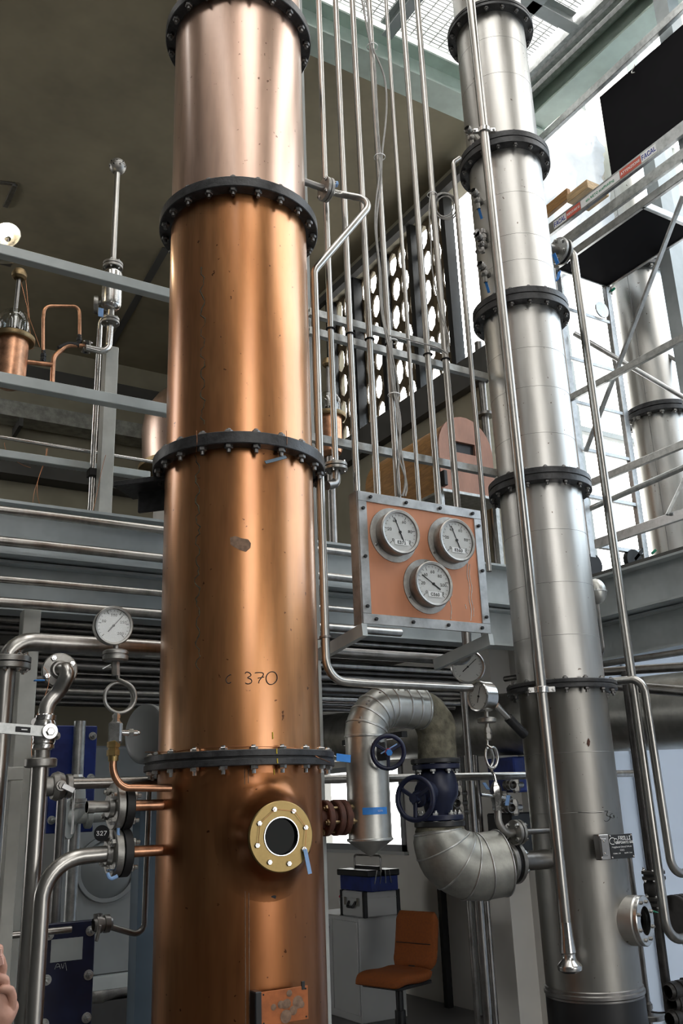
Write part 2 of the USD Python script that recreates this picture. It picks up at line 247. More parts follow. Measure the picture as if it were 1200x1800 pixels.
# perforated sun-screen wall behind the pipes (fixed panels between dark mullions)
t = thing('window_3', 'brown perforated screen wall between dark mullions high behind the vertical pipes', 'screen', (XR + .1, (ly0 + ly1) / 2, lz0), kind='structure')
nb = 5; bw = (ly1 - ly0) / nb
for b in range(nb):
    y0 = ly0 + b * bw; holes = []
    nz = 6; ny = 3
    for i in range(ny):
        for k in range(nz):
            cy, cz = (i + .5 + .2 * (k % 2) - .1) * (bw - .06) / ny + .03, (k + .5) * (lz1 - lz0) / nz
            holes.append([(cy + .083 * math.cos(a), cz + .152 * math.sin(a)) for a in np.linspace(0, 2 * np.pi, 9)[:-1]])
    pg = Polygon([(0, 0), (bw, 0), (bw, lz1 - lz0), (0, lz1 - lz0)], holes)
    part(t, 'screen_panel', extr(pg, (XR + .1, y0 + bw, lz0), (XR + .12, y0 + bw, lz0)), 'brown_corten', False)
for b in range(nb + 1): part(t, 'mullion', abox((XR - .02, ly0 + b * bw - .035, lz0), (XR + .1, ly0 + b * bw + .035, lz1)), 'black_paint', False)
part(t, 'frame', cat(abox((XR - .1, ly0 - .3, lz0 - .3), (XR + .02, ly1 + .2, lz0)), abox((XR - .06, ly0 - .3, lz1), (XR + .02, ly1 + .2, lz1 + .1))), 'dark_wall', False)
# roof steel: two green beams and the grating platform over the column row
RB = 7.55
single('green_roof_beam', extr(ibeam(.26, .32, .016, .02), (2.0, 5.03, RB), (5.4, 5.03, RB)), 'green_beam', 'pale green roof beam crossing behind the tops of the vertical pipes', 'beam', False)
single('green_roof_beam', extr(ibeam(.22, .30, .016, .02), (5.28, 5.2, RB + .03), (5.28, .4, RB + .03)), 'green_beam', 'pale green roof beam running past the upper right of the tall steel column', 'beam', False)
for k, x in enumerate((4.98, 5.05, 5.13)):
    single('cable_channel', extr(channel(.05, .09, .006), (x, 5.0, RB + .26 - .02 * k), (x, .4, RB + .26 - .02 * k)), 'galvanised', ('galvanised channel nearest the grating along the green beam', 'galvanised channel in the middle of three along the green beam', 'galvanised channel closest to the right green beam')[k], 'channel', False)
t = thing('grating_platform', 'steel bar grating platform with the white sky showing through, overhead', 'grating', (3.8, 4.2, RB + .36))
gz = RB + .36
bars = [abox((2.35, y - .0035, gz), (4.93, y + .0035, gz + .035)) for y in np.arange(3.45, 4.88, .034)]
part(t, 'bearing_bars', bars, 'galvanised', False, kind='stuff')
part(t, 'cross_rods', [abox((x - .003, 3.45, gz + .022), (x + .003, 4.88, gz + .03)) for x in np.arange(2.38, 4.95, .1)], 'galvanised', False, kind='stuff')
for x in (2.3, 3.62, 4.5): part(t, 'joist', extr(ibeam(.1, .14, .008, .01), (x, 4.88, gz - .14), (x, 3.45, gz - .14)), 'grey_beam', False)
for y in (4.05, 3.52): part(t, 'joist', extr(ibeam(.1, .14, .008, .01), (3.6, y, gz - .14), (4.95, y, gz - .14)), 'grey_paint', False)
# mezzanine edge beams
single('mezzanine_beam', extr(ibeam(.2, .30, .012, .016), (-2.9, 5.0, 3.0), (5.0, 5.0, 3.0)), 'grey_beam', 'upper grey steel beam along the mezzanine edge behind the copper column', 'beam', False)
single('mezzanine_beam', extr(ibeam(.16, .27, .012, .016), (-2.9, 5.07, 2.72), (5.0, 5.07, 2.72)), 'grey_beam', 'lower grey steel beam under the mezzanine edge beam', 'beam', False)
bz = onX(1130, 997, 5.02)[2]
single('gallery_beam', extr(ibeam(.2, .30, .012, .016), (5.0, 5.1, bz - .3), (5.0, -2, bz - .3)), 'grey_beam', 'deep grey steel beam under the gallery, right of the steel column', 'beam', False)

# ================================================================ THE COPPER COLUMN
CC = V(1.487, 3.203, 0); RC = .30
def ringz(px, py, R=.35, far=False): return oncyl(px, py, CC, R, far)[2]
zf4b, zf4t = ringz(430, 1345, .348), ringz(430, 1317, .348)
zf3b, zf3t = ringz(430, 778), ringz(430, 757)
zf2b, zf2t = ringz(430, 327), ringz(430, 310)
zf1b = oncyl(532, 128, CC, .348, True)[2]; zf1t = zf1b + (zf2t - zf2b)
t = thing('copper_column', 'tall riveted copper distillation column with black flanges and a brass sight glass', 'column', CC)
t_cu = t
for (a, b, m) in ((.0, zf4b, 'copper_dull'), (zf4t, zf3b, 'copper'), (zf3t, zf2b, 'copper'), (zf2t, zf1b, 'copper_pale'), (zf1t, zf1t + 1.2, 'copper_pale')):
    part(t, 'shell', lathe([(RC - .004, a - .01), (RC, a), (RC, b), (RC - .004, b + .01)], CC, Z, 128), m)
def col_flange(t, C, r, ri, b, h, nbolt, two, br, ph=0., gap=.006, nut=.017, mt='flange_black', bm='bolt_dark', wash=True):
    if two:
        hh = (h - gap) / 2
        part(t, 'flange', ring((C[0], C[1], b + hh + gap), Z, r, ri, hh, 96), mt); part(t, 'flange', ring((C[0], C[1], b), Z, r, ri, hh, 96), mt)
        part(t, 'gasket', ring((C[0], C[1], b + hh), Z, r * .985, ri, gap, 96, .0005), 'rubber')
    else: part(t, 'flange', ring((C[0], C[1], b), Z, r, ri, h, 96, .003), mt)
    for k in range(nbolt):
        a = ph + 2 * np.pi * k / nbolt; p = V(C[0] + br * math.cos(a), C[1] + br * math.sin(a), b)
        part(t, 'bolt', cat(hexbolt(p, -Z, nut, nut * .85, nut * .9, nut * .5), hexbolt(p + Z * h, Z, nut, nut * .7, nut * .35, nut * .5), cyl(p - Z * .004, p + Z * (h + .004), nut * .5, n=6)), bm, False)
col_flange(t, CC, .348, RC - .002, zf1b, zf1t - zf1b, 20, False, .326, .05)
col_flange(t, CC, .352, RC - .002, zf2b, zf2t - zf2b, 20, False, .328, .12)
col_flange(t, CC, .350, RC - .002, zf3b, zf3t - zf3b, 20, False, .327, .07)
col_flange(t, CC, .350, RC - .002, zf4b, zf4t - zf4b, 20, True, .327, .02, .007, .015, 'flange_black', 'bright_steel')
# lap seam of the lowest shell and the faint soldered zig-zag seam above
def cu(px, py, off=.0018): return oncyl(px, py, CC, RC + off)
s0 = cu(430, 1365, -.001); zs = np.linspace(0.9, zf4b - .01, 60)
for dx in (0, .012):
    a0 = math.atan2(s0[1] - CC[1], s0[0] - CC[0]) + dx / RC
    part(t, 'seam', tube([V(CC[0] + RC * math.cos(a0), CC[1] + RC * math.sin(a0), z) for z in zs], .0013 + .0008 * rng.random(60), 6), 'stain', label='riveted lap seam')
for (ya, yb, xx) in ((470, 752, 356), (800, 1180, 347)):
    pts = []
    for k, yv in enumerate(np.arange(ya, yb, 6)): pts.append(cu(xx + (3.2 if (k // 3) % 2 else -2.2) + rng.normal(0, 1.), yv, -.0002))
    part(t, 'seam', tube(pts, .003 * (.4 + .8 * rng.random(len(pts))), 5), 'verdigris', label='greenish toothed solder seam')
def strokes(t, name, lines, m, r=.0011, fn=cu, label=None):
    part(t, name, [tube([fn(x, y) for x, y in trimesh_smooth(l)], r, 6) for l in lines], m, label=label)
def trimesh_smooth(l):
    l = np.array(l, float)
    if len(l) < 3: return l
    from scipy.interpolate import CubicSpline
    d = np.r_[0, np.cumsum(np.linalg.norm(np.diff(l, axis=0), axis=1))]; return CubicSpline(d, l)(np.linspace(0, d[-1], 5 * len(l)))
strokes(t, 'handwriting', [[(406, 1186), (400, 1189), (397, 1195), (399, 1200), (406, 1199)], [(431, 1184), (439, 1183), (441, 1187), (435, 1191), (441, 1194), (442, 1199), (436, 1202), (431, 1200)], [(448, 1183), (456, 1182), (463, 1184), (459, 1192), (455, 1201)], [(453, 1192), (464, 1190)],
    [(476, 1181), (469, 1187), (468, 1196), (474, 1203), (482, 1201), (487, 1193), (485, 1184), (476, 1181)]], 'ink', .0015, label='handwritten c 370 on the copper')
def patch(pts, fn=cu, off=.0012):
    P = [fn(x, y, off) for x, y in pts]; c = fn(*np.mean(pts, 0), off + .001); n = len(P); return np.vstack([P, c]), np.array([[i, (i + 1) % n, n][::(1 if np.cross(P[1] - P[0], c - P[0]) @ (CAM - c) > 0 else -1)] for i in range(n)])
part(t, 'adhesive_mark', patch([(404, 945), (413, 942), (424, 946), (436, 948), (441, 955), (440, 963), (432, 970), (422, 967), (412, 962), (405, 957)]), 'stain', label='grey patch of old adhesive')
part(t, 'adhesive_mark', patch([(474, 1569), (481, 1562), (488, 1568), (484, 1580), (476, 1577)]), 'ink', label='small dark scrap')
for l in ([(479, 1287), (479.5, 1299)], [(486, 1316), (486.5, 1325)], [(487, 1333), (487.5, 1342)], [(481, 1352), (482, 1362)]):
    part(t, 'paint_mark', [tube([oncyl(x, y, CC, (.3512 if 1310 < y < 1345 else RC + .0012)) for x, y in l], .0022, 6)], 'yellow_paint', label='yellow alignment mark')
# sight glass: swaged neck, brass ring with eight screws, dark pane
sc = oncyl(492, 1470, CC, .405); a = nrm((sc - CC) * (1, 1, 0)); s, u = np.cross(Z, a), Z
base = V(CC[0], CC[1], sc[2]) + a * .228
nk = []; na = 72; ro, ri_, nseg = .205, .110, 9; d0 = base + a * .172
for k in range(na):
    w = 2 * np.pi * k / na; ex = math.cos(w); ez = math.sin(w)
    def surf(r): th = r * ex / RC; return V(CC[0], CC[1], d0[2] + r * ez) + RC * (math.cos(th) * a + math.sin(th) * s)
    Oq, Iq, Cq = surf(ro), d0 + ri_ * (ex * s + ez * Z), surf(.128)
    nk += [(1 - q) ** 2 * Oq + 2 * q * (1 - q) * Cq + q * q * Iq for q in np.linspace(0, 1, nseg)]
nk = np.array(nk); nf = []
for k in range(na):
    for q in range(nseg - 1): A, B = k * nseg + q, ((k + 1) % na) * nseg + q; nf += [[A, B, B + 1], [A, B + 1, A + 1]]
part(t, 'sight_glass_neck', (nk, np.array(nf)), 'copper_dull', True)
fr = base + a * .172
part(t, 'sight_glass_ring', ring(fr, a, .110, .060, .018, 64, .003), 'brass')
part(t, 'sight_glass_rim', ring(fr + a * .002, a, .0612, .057, .019, 48, .001), 'bright_steel')
part(t, 'sight_glass_pane', cyl(fr - a * .01, fr + a * .004, .061, n=48), 'dark_glass')
rp = []
for k in range(8):
    an = 2 * np.pi * (k + .35) / 8; p = fr + a * .018 + .087 * (math.cos(an) * s + math.sin(an) * u); rp.append(p)
    part(t, 'screw', hexbolt(p, a, .009, .008, .003, .004), 'bright_steel', False)
part(t, 'safety_wire', [tube(fillet([rp[2] + a * .009, rp[1] + a * .012, rp[0] + a * .009, rp[7] + a * .013], .01), .0009, 5), tube([rp[2] + a * .009, rp[3] + a * .008], .0009, 5), tube([rp[4] + a * .009, rp[3] + a * .008], .0009, 5)], 'wire_copper')
tg = rp[7] + a * .012
part(t, 'tag', [bar(tg, tg + V(.01, -.012, -.075), .014, .003, a)], 'blue_pale', label='blue cable tie tag')
# nozzles on the left with their copper stubs
for (px, py) in ((270, 1415), (270, 1495)):
    z = onY(px, py, 3.2)[2]; part(t, 'nozzle', cyl((CC[0] - RC - .125, 3.2, z), (CC[0] - RC + .02, 3.2, z), .0185, n=24), 'copper_tube')
# nozzle on the right with rust brown flanges
z = onY(595, 1437, 3.2)[2]; x0 = CC[0] + .28
part(t, 'nozzle', cyl((x0, 3.2, z), (x0 + .06, 3.2, z), .04, n=24), 'rust')
# name plate and bracket low on the column
b0 = cu(447, 1768, .0); an = nrm((cu(492, 1765) - CC) * (1, 1, 0)); s = np.cross(Z, an)
pc = V(CC[0], CC[1], onY(492, 1765, 2.9)[2]) + an * .335; ww = .083
part(t, 'name_plate', box(pc, s, Z, an, (ww, .048, .002), .0015), 'orange_label', label='orange rusted name plate')
part(t, 'plate_bracket', cat(box(pc - s * (ww + .008) - an * .02, s, Z, an, (.012, .05, .022), .003), box(pc + s * ww * .8 + Z * .05, s, Z, an, (.006, .012, .003), .001)), 'black_paint')
for k in range(9):
    q = rng.normal(0, 1, 2) * (.03, .018); q = np.clip(q, (-.065, -.035), (.065, .035)); r = .008 + .012 * rng.random()
    part(t, 'rust_spot', lathe([(r, 0), (r * .7, .0006), (0, .0008)], pc + an * (.002 + .0002 * k) + s * q[0] + Z * q[1], an, 14), 'stain', label='round rust blotch')
for q in ((-.075, -.04), (-.075, .04), (.075, .04), (.075, -.04)): part(t, 'rivet', lathe([(.003, 0), (.002, .002), (0, .002)], pc + an * .002 + s * q[0] + Z * q[1], an, 8), 'ink')
# branch high on the right of the column
zbr = onY(545, 345, 3.2)[2]
part(t, 'nozzle', cyl((CC[0] + .27, 3.12, zbr), (CC[0] + .40, 3.12, zbr), .017, n=20), 'pipe_dark')
# copper locking wires and a blue tag under the third flange
for px in (345, 503):
    part(t, 'safety_wire', tube([oncyl(px, 757, CC, .353), oncyl(px + 1, 768, CC, .353), oncyl(px + 1, 780, CC, .353), oncyl(px, 795, CC, .33)], .0011, 5), 'wire_copper')
part(t, 'tag', bar(oncyl(503, 803, CC, .34), oncyl(466, 813, CC, .325), .016, .003, nrm(CAM - CC)), 'blue_post', label='blue tie tag')
part(t, 'safety_wire', tube([oncyl(x, y, CC, R) for x, y, R in ((255, 1322, .353), (300, 1322, .31), (350, 1315, .31), (420, 1312, .31), (500, 1313, .31), (535, 1318, .33), (560, 1332, .353), (580, 1340, .353))], .0014, 5), 'wire_copper')

# ================================================================ THE STEEL COLUMN
SC = V(3.105, 3.155, 0); RS = .20
def rz(px, py, R=.25, far=False): return oncyl(px, py, SC, R, far)[2]
t = thing('steel_column', 'tall polished stainless steel distillation column with five black flanges', 'column', SC); t_st = t
fl = [(rz(990, 1208), rz(990, 1192)), (rz(950, 843), rz(950, 820)), (rz(915, 526), rz(915, 503)), (rz(885, 250), rz(885, 229))]
z1 = rz(855, 8); fl.append((z1, z1 + .045))
zb0 = oncyl(1040, 1745, SC, RS)[2]
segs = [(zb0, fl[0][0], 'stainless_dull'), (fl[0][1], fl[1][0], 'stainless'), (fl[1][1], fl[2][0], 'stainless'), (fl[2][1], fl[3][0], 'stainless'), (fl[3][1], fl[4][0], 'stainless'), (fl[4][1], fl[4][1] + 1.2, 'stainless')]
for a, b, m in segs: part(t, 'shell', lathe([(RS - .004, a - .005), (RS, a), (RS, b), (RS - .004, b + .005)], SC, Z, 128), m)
for i, (b, tp) in enumerate(fl): col_flange(t, SC, .252, RS - .002, b, tp - b, 16, True, .233, .1 + .07 * i, .005, .0125, 'flange_black', 'bolt_dark')
for (px, py) in ((960, 678), (950, 760), (960, 930), (985, 1022), (990, 1115), (1010, 1322), (1030, 1428), (905, 410), (915, 455), (880, 340), (860, 130), (845, 70), (925, 610)):
    z = oncyl(px, py, SC, RS)[2]; part(t, 'weld', lathe([(RS - .001, -.002), (RS + .0009, 0), (RS - .001, .002)], SC + Z * z, Z, 96), 'pipe_dark', label='faint circumferential weld')
part(t, 'base_skirt', lathe([(RS + .003, 0), (RS + .003, zb0 - .035), (RS + .009, zb0 - .03), (RS + .009, zb0 - .018), (RS + .004, zb0 - .014), (RS + .004, zb0 - .004), (RS, zb0)], SC, Z, 96), 'pipe_dark', label='dark base skirt below the weld')
sk = lathe([(RS + .0045, 0), (RS + .0045, zb0 - .042)], SC, Z, 96); part(t, 'base_sleeve', sk, 'black_paint')
# sight glass on the right side
sg = oncyl(1092, 1627, SC, .29, False); dgl = nrm(V(RH[0], RH[1], 0) * .80 - FH * .60)
p0 = V(SC[0], SC[1], sg[2]); s = np.cross(Z, dgl)
part(t, 'sight_glass_neck', lathe([(.098, .10), (.098, .235), (.09, .245), (.06, .245)], p0, dgl, 56), 'stainless')
part(t, 'sight_glass_ring', ring(p0 + dgl * .243, dgl, .098, .056, .018, 56, .003), 'bright_steel')
part(t, 'sight_glass_pane', cyl(p0 + dgl * .215, p0 + dgl * .225, .060, n=40), 'dark_glass')
for k in range(8):
    an = 2 * np.pi * (k + .5) / 8; part(t, 'screw', hexbolt(p0 + dgl * .261 + .077 * (math.cos(an) * s + math.sin(an) * Z), dgl, .008, .007, .003, .004), 'cast_steel', False)
q = p0 + dgl * .265 + s * .08 + Z * .03
part(t, 'tag', bar(q, q + s * .05 - Z * .012, .014, .004, Z), 'green_clip', label='small green seal clip')
# maker's plate
pl = oncyl(1082, 1488, SC, .27); an = nrm(V(RH[0], RH[1], 0) * .42 - FH * .9); s = np.cross(Z, an)
part(t, 'plate_bracket', cat(box(pl - s * .055 - an * .02, s, Z, an, (.025, .05, .02), .003), box(pl - s * .062 + an * .001, s, Z, an, (.014, .034, .003), .006)), 'pipe_dark')
part(t, 'name_plate', box(pl + s * .03, s, Z, an, (.062, .048, .002), .001), 'black_paint', label="black maker's plate with white lettering")
for q_ in ((-.026, -.042), (-.026, .042), (.086, -.042), (.086, .042), (-.085, .046), (-.082, -.04), (-.062, .024), (-.062, -.024)): part(t, 'rivet', lathe([(.0045, 0), (.003, .003), (0, .0035)], pl + s * q_[0] + Z * q_[1] + an * (.002 if q_[0] > -.05 else .004), an, 10), 'bright_steel')
L = pl + s * .03 + an * .0021
part(t, 'lettering', cat(text('FRILLI', .015, L + s * .018 + Z * .032, s, Z, bold=True), text('IMPIANTI SRL', .010, L + s * .018 + Z * .015, s, Z, bold=True), text('Poggibonsi (Siena) ITALIA', .006, L - Z * .002, s, Z), text('2011', .007, L - Z * .015, s, Z), text('COMM. 110', .005, L - s * .03 - Z * .027, s, Z), text('MATR. 1164', .005, L + s * .03 - Z * .027, s, Z),
    tube([L - s * .046 + Z * .022 + .016 * (math.cos(w) * s + math.sin(w) * Z * .8) for w in np.linspace(.5, 5.2, 18)], .0016, 5), tube([L - s * .028 + Z * .022 + .009 * (math.cos(w) * s + math.sin(w) * Z) for w in np.linspace(0, 6.28, 14)], .0014, 5)), 'label_white', False)
def st(px, py, off=.001): return oncyl(px, py, SC, RS + off)
part(t, 'paint_mark', patch([(1034, 1297), (1037, 1303), (1036, 1310), (1034, 1313), (1031, 1308), (1032, 1301)], st), 'rust', label='small red mark')
strokes(t, 'handwriting', [[(1062, 1426), (1068, 1427), (1066, 1433), (1072, 1436), (1068, 1443), (1062, 1442)], [(1076, 1430), (1073, 1436), (1078, 1438), (1078, 1433)], [(1015, 1427), (1035, 1429), (1058, 1428)]], 'ink', .0009, st, label='faint handwritten numerals')
# front downpipe with bell end, strapped to the flanges
bp = D(1000, 1690, 4.02); tpz = onY(826, 0, D(826, 0, 4.02)[1])
bx, by = bp[0], bp[1]; zb = D(1003, 1710, 4.02)[2]
t = thing('drop_pipe', 'polished vertical pipe with a bell-shaped foot strapped in front of the steel column', 'pipe', (bx, by, zb))
part(t, 'pipe', lathe([(0, .10), (.024, .10), (.024, 6.6), (0, 6.6)], (bx, by, zb), Z, 28), 'pipe_steel')
part(t, 'bell_foot', lathe([(0, .012), (.03, .0), (.047, .01), (.049, .022), (.046, .030), (.030, .046), (.027, .06), (.0275, .07), (.031, .074), (.026, .13), (.024, .185)], (bx, by, zb), Z, 36), 'bright_steel')
for (px, py) in ((850, 230), (955, 1213)):
    z = onY(px, py, by)[2]; c = V(bx, by, z)
    part(t, 'clamp', cat(ring(c - Z * .014, Z, .033, .024, .028, 28, .002), box(c - RH * .045, RH, FH, Z, (.014, .010, .012), .002), box(c + RH * .045, RH, FH, Z, (.014, .010, .012), .002), hexbolt(c - RH * .05 - FH * .01, -FH, .007, .006, .003, .003), hexbolt(c + RH * .05 - FH * .01, -FH, .007, .006, .003, .003), cyl(c + FH * .02, c + FH * .06, .008, n=10)), 'bright_steel')

# ---------------------------------------------------------------- fittings used many times
def pair(t, c, axis, r, th, gap, n=8, nut=.008, m1='cast_steel', m2='cast_steel', mg='rubber', ri=0., bolts='bright_steel', each=True):
    """two bolted discs about c with a gasket between; each bolt a part when it is large enough to be seen."""
    a = nrm(axis); s, u, _ = frame(a); lo = np.asarray(c) - a * (th + gap / 2)
    part(t, 'flange', lathe([(0, 0), (r - .002, 0), (r, .002), (r, th), (0, th)], lo, a, 40), m1)
    part(t, 'gasket', lathe([(0, 0), (r * .86, 0), (r * .86, gap), (0, gap)], lo + a * th, a, 32), mg)
    part(t, 'flange', lathe([(0, 0), (r, 0), (r, th - .002), (r - .002, th), (0, th)], lo + a * (th + gap), a, 40), m2)
    bl = []
    for k in range(n):
        q = lo + (r * .78) * (math.cos(2 * np.pi * (k + .5) / n) * s + math.sin(2 * np.pi * (k + .5) / n) * u)
        bl.append(cat(hexbolt(q, -a, nut, nut * .8, nut * .5, nut * .5), hexbolt(q + a * (2 * th + gap), a, nut, nut * .8, nut * .9, nut * .5), cyl(q - a * .003, q + a * (2 * th + gap + .003), nut * .5, n=6)))
    if each: [part(t, 'bolt', b, bolts, False) for b in bl]
    else: part(t, 'bolts', bl, bolts, False, kind='stuff')
def gauge(name, label, c, face, r, depth, needle, m='cast_steel', group=None, right=None, marks=(), flange_r=0, tag=None, mdial='dial', sticker=None, big=True):
    """round dial gauge: case, bezel, dial with ticks and figures, needle, glass."""
    f = nrm(face); s = nrm(np.cross(Z, f)) if right is None else nrm(right); u = np.cross(f, s); c = np.asarray(c)
    t = thing(name, label, 'gauge', c - Z * r, group)
    part(t, 'case', lathe([(0, -depth), (r * .93, -depth), (r * .96, -depth + .004), (r * .96, 0), (r, .001), (r, .010), (r * .95, .014), (r * .86, .012), (r * .86, .002), (0, .002)], c, f, 48), m)
    if flange_r: [part(t, 'screw', hexbolt(c + f * (-depth + .004) + r * 1.09 * (math.cos(w) * s + math.sin(w) * u), f, .006, .005, 0), 'bright_steel', False) for w in (1.57, 3.67, 5.76)]; part(t, 'mounting_rim', lathe([(r * .9, -depth - .001), (flange_r, -depth - .001), (flange_r, -depth + .004), (r * .9, -depth + .007)], c, f, 48), m)
    part(t, 'dial', lathe([(r * .855, 0), (r * .855, .0028), (0, .0028)], c, f, 48), mdial)
    tk = []
    for k in range(21):
        an = math.radians(225 - 270 * k / 20); d = math.cos(an) * s + math.sin(an) * u; L = .16 if k % 4 == 0 else .08
        tk.append(bar(c + f * .003 + d * r * .80, c + f * .003 + d * r * (.80 - L), .0012 if k % 4 else .002, .0006, f, 0))
    part(t, 'tick_marks', tk, 'ink', False, kind='stuff')
    if marks:
        nm = len(marks) - 1
        part(t, 'figures', [text(w, r * .13, c + f * .003 + (math.cos(math.radians(225 - 270 * k / nm)) * s + math.sin(math.radians(225 - 270 * k / nm)) * u) * r * .54, s, u) for k, w in enumerate(marks) if w], 'ink', False)
    an = math.radians(needle); d = math.cos(an) * s + math.sin(an) * u
    part(t, 'needle', cat(bar(c + f * .005 - d * r * .42, c + f * .005, r * .055, .001, f, 0), bar(c + f * .005, c + f * .005 + d * r * .68, r * .035, .001, f, 0), cyl(c + f * .003, c + f * .008, r * .06, n=12)), 'ink', False)
    part(t, 'glass', lathe([(r * .86, .0095), (0, .0095)], c, f, 40), 'pane')
    if tag:
        part(t, 'name_tag', box(c + f * .0048 - u * r * .46 + s * r * .05, s, u, f, (r * .36, r * .115, .0006)), 'label_white')
        part(t, 'tag_text', text(tag, r * .13, c + f * .0055 - u * r * .46 + s * r * .05, s, u, bold=True), 'ink', False)
    return t, c, f, s, u
def union(c, axis, r, l, m='cast_steel', n=20): return lathe([(r * .7, -l * .7), (r * .85, -l * .5), (r, -l * .5), (r, -l * .1), (r * .82, -l * .08), (r * .82, l * .08), (r, l * .1), (r, l * .5), (r * .85, l * .5), (r * .7, l * .7)], c, axis, n)

# ================================================================ UPPER LEFT: beams, still, float vessel
YL = 5.12
def abeam(px0, px1, Yv, w, h, name, label, m='grey_paint', ext=.9):
    p0, p1 = onY(*px0, Yv), onY(*px1, Yv); d = nrm(p1 - p0); z = (p0[2] + p1[2]) / 2; p0[2] = p1[2] = z
    return single(name, bar(p0 - d * ext, p1, w, h, Z, .004), m, label, 'beam', 30), z
_, zA1 = abeam((150, 481), (305, 522), YL, .07, .07, 'square_tube_beam', 'upper light grey square tube beam running to the copper column')
_, zA2 = abeam((150, 695), (300, 723), YL, .07, .07, 'square_tube_beam', 'lower light grey square tube beam below the small copper still')
_, zA3 = abeam((100, 813), (262, 836), 5.56, .06, .05, 'square_tube_beam', 'thin bluish square tube rail between the post and the copper hood', 'grey_paint')
p0, p1 = onY(0, 768, 5.6), onY(250, 807, 5.6); p1[2] = p0[2]
single('rail_pipe', pipe([p0 - X * .9, p1 + X * .25], .0125), 'bright_steel', 'thin shiny rail pipe just above the bluish square tube rail', 'pipe')
pp = onY(186, 800, 5.42); z0, z1 = ZM, onY(192, 612, 5.42)[2]
single('square_post', abox((pp[0] - .043, 5.38, z0), (pp[0] + .043, 5.466, z1), .004), 'post_paint', 'pale square upright post carrying the float vessel pipes', 'post', 30)
pq = onY(166, 760, 5.50); zt = onY(176, 565, 5.50)[2]
single('upright_pipe', pipe([(pq[0], 5.50, ZM), (pq[0], 5.50, zt), (pq[0] + .07, 5.42, zt + .08)], .018, .06), 'bright_steel', 'thin shiny upright pipe behind the pale square post', 'pipe')
zc = onY(160, 832, 5.5)[2]; single('pipe_clip', abox((pq[0] - .03, 5.46, zc - .026), (pq[0] + .04, 5.53, zc + .026), .004), 'rubber', 'black clip holding the thin upright pipe to the bluish rail', 'clip')
# float vessel: ball on a rod, small cylinder with flanges, elbow
yv = 5.34
def yv_(px, py): return onY(px, py, yv)
vx = yv_(196, 520)[0]
t = thing('float_vessel', 'small steel vessel on flanges with a long rod ending in a perforated ball', 'vessel', (vx, yv, yv_(196, 610)[2]))
zz = {k: yv_(198, v)[2] for k, v in dict(ball=290, rod=305, f1=468, top=476, bot=535, bot2=546, f2=566, el=600).items()}; k = pxm(yv_(196, 520))
part(t, 'ball', cat(sphere((vx, yv, zz['ball']), 15 * k, 3, (1, 1, 1.05)), ring((vx, yv, zz['ball'] - .003), Z, 15.6 * k, 14 * k, .005, 36, .001)), 'cast_steel')
part(t, 'ball_holes', [sphere((vx + 14.6 * k * math.cos(a), yv + 14.6 * k * math.sin(a), zz['ball'] + (.015 if i % 2 else -.015)), .0048, 1) for i, a in enumerate(np.linspace(0, 6.28, 17)[:-1])], 'ink')
part(t, 'rod', cyl((vx, yv, zz['f1']), (vx, yv, zz['rod'] + .03), 5.2 * k), 'pipe_steel')
pair(t, (vx, yv, zz['f1']), Z, 17.5 * k, 5 * k, 1.5 * k, 6, .0085, each=False)
part(t, 'vessel_body', lathe([(0, 0), (8 * k, 0), (14 * k, .014), (17.5 * k, .04), (17.5 * k, zz['top'] - zz['bot2'] - .03), (12 * k, zz['top'] - zz['bot2']), (0, zz['top'] - zz['bot2'])], (vx, yv, zz['bot2']), Z, 40), 'bright_steel')
pair(t, (vx, yv, zz['f2']), Z, 15.5 * k, 4.5 * k, 1.5 * k, 4, .0085, each=False)
part(t, 'neck', cyl((vx, yv, zz['f2']), (vx, yv, zz['bot2'] + .01), 6 * k), 'pipe_steel')
e0 = yv_(150, 611); part(t, 'elbow_pipe', pipe([(vx, yv, zz['f2']), (vx - .003, yv, e0[2] + .0), (e0[0], yv, e0[2])], 6 * k, .065), 'bright_steel')
part(t, 'tag', box(V(vx - .08, yv - .05, zz['f2'] + .02), X, Z, Y, (.017, .032, .003), .001), 'blue_pale', label='pale blue tag')
part(t, 'side_lug', cat(ring((vx - .10, yv + .06, zz['bot']), nrm(V(1, -.3, 0)), .06, .03, .03, 28), bar((vx - .09, yv + .05, zz['bot']), (vx - .02, yv, zz['bot'] + .03), .02, .02)), 'cast_steel')
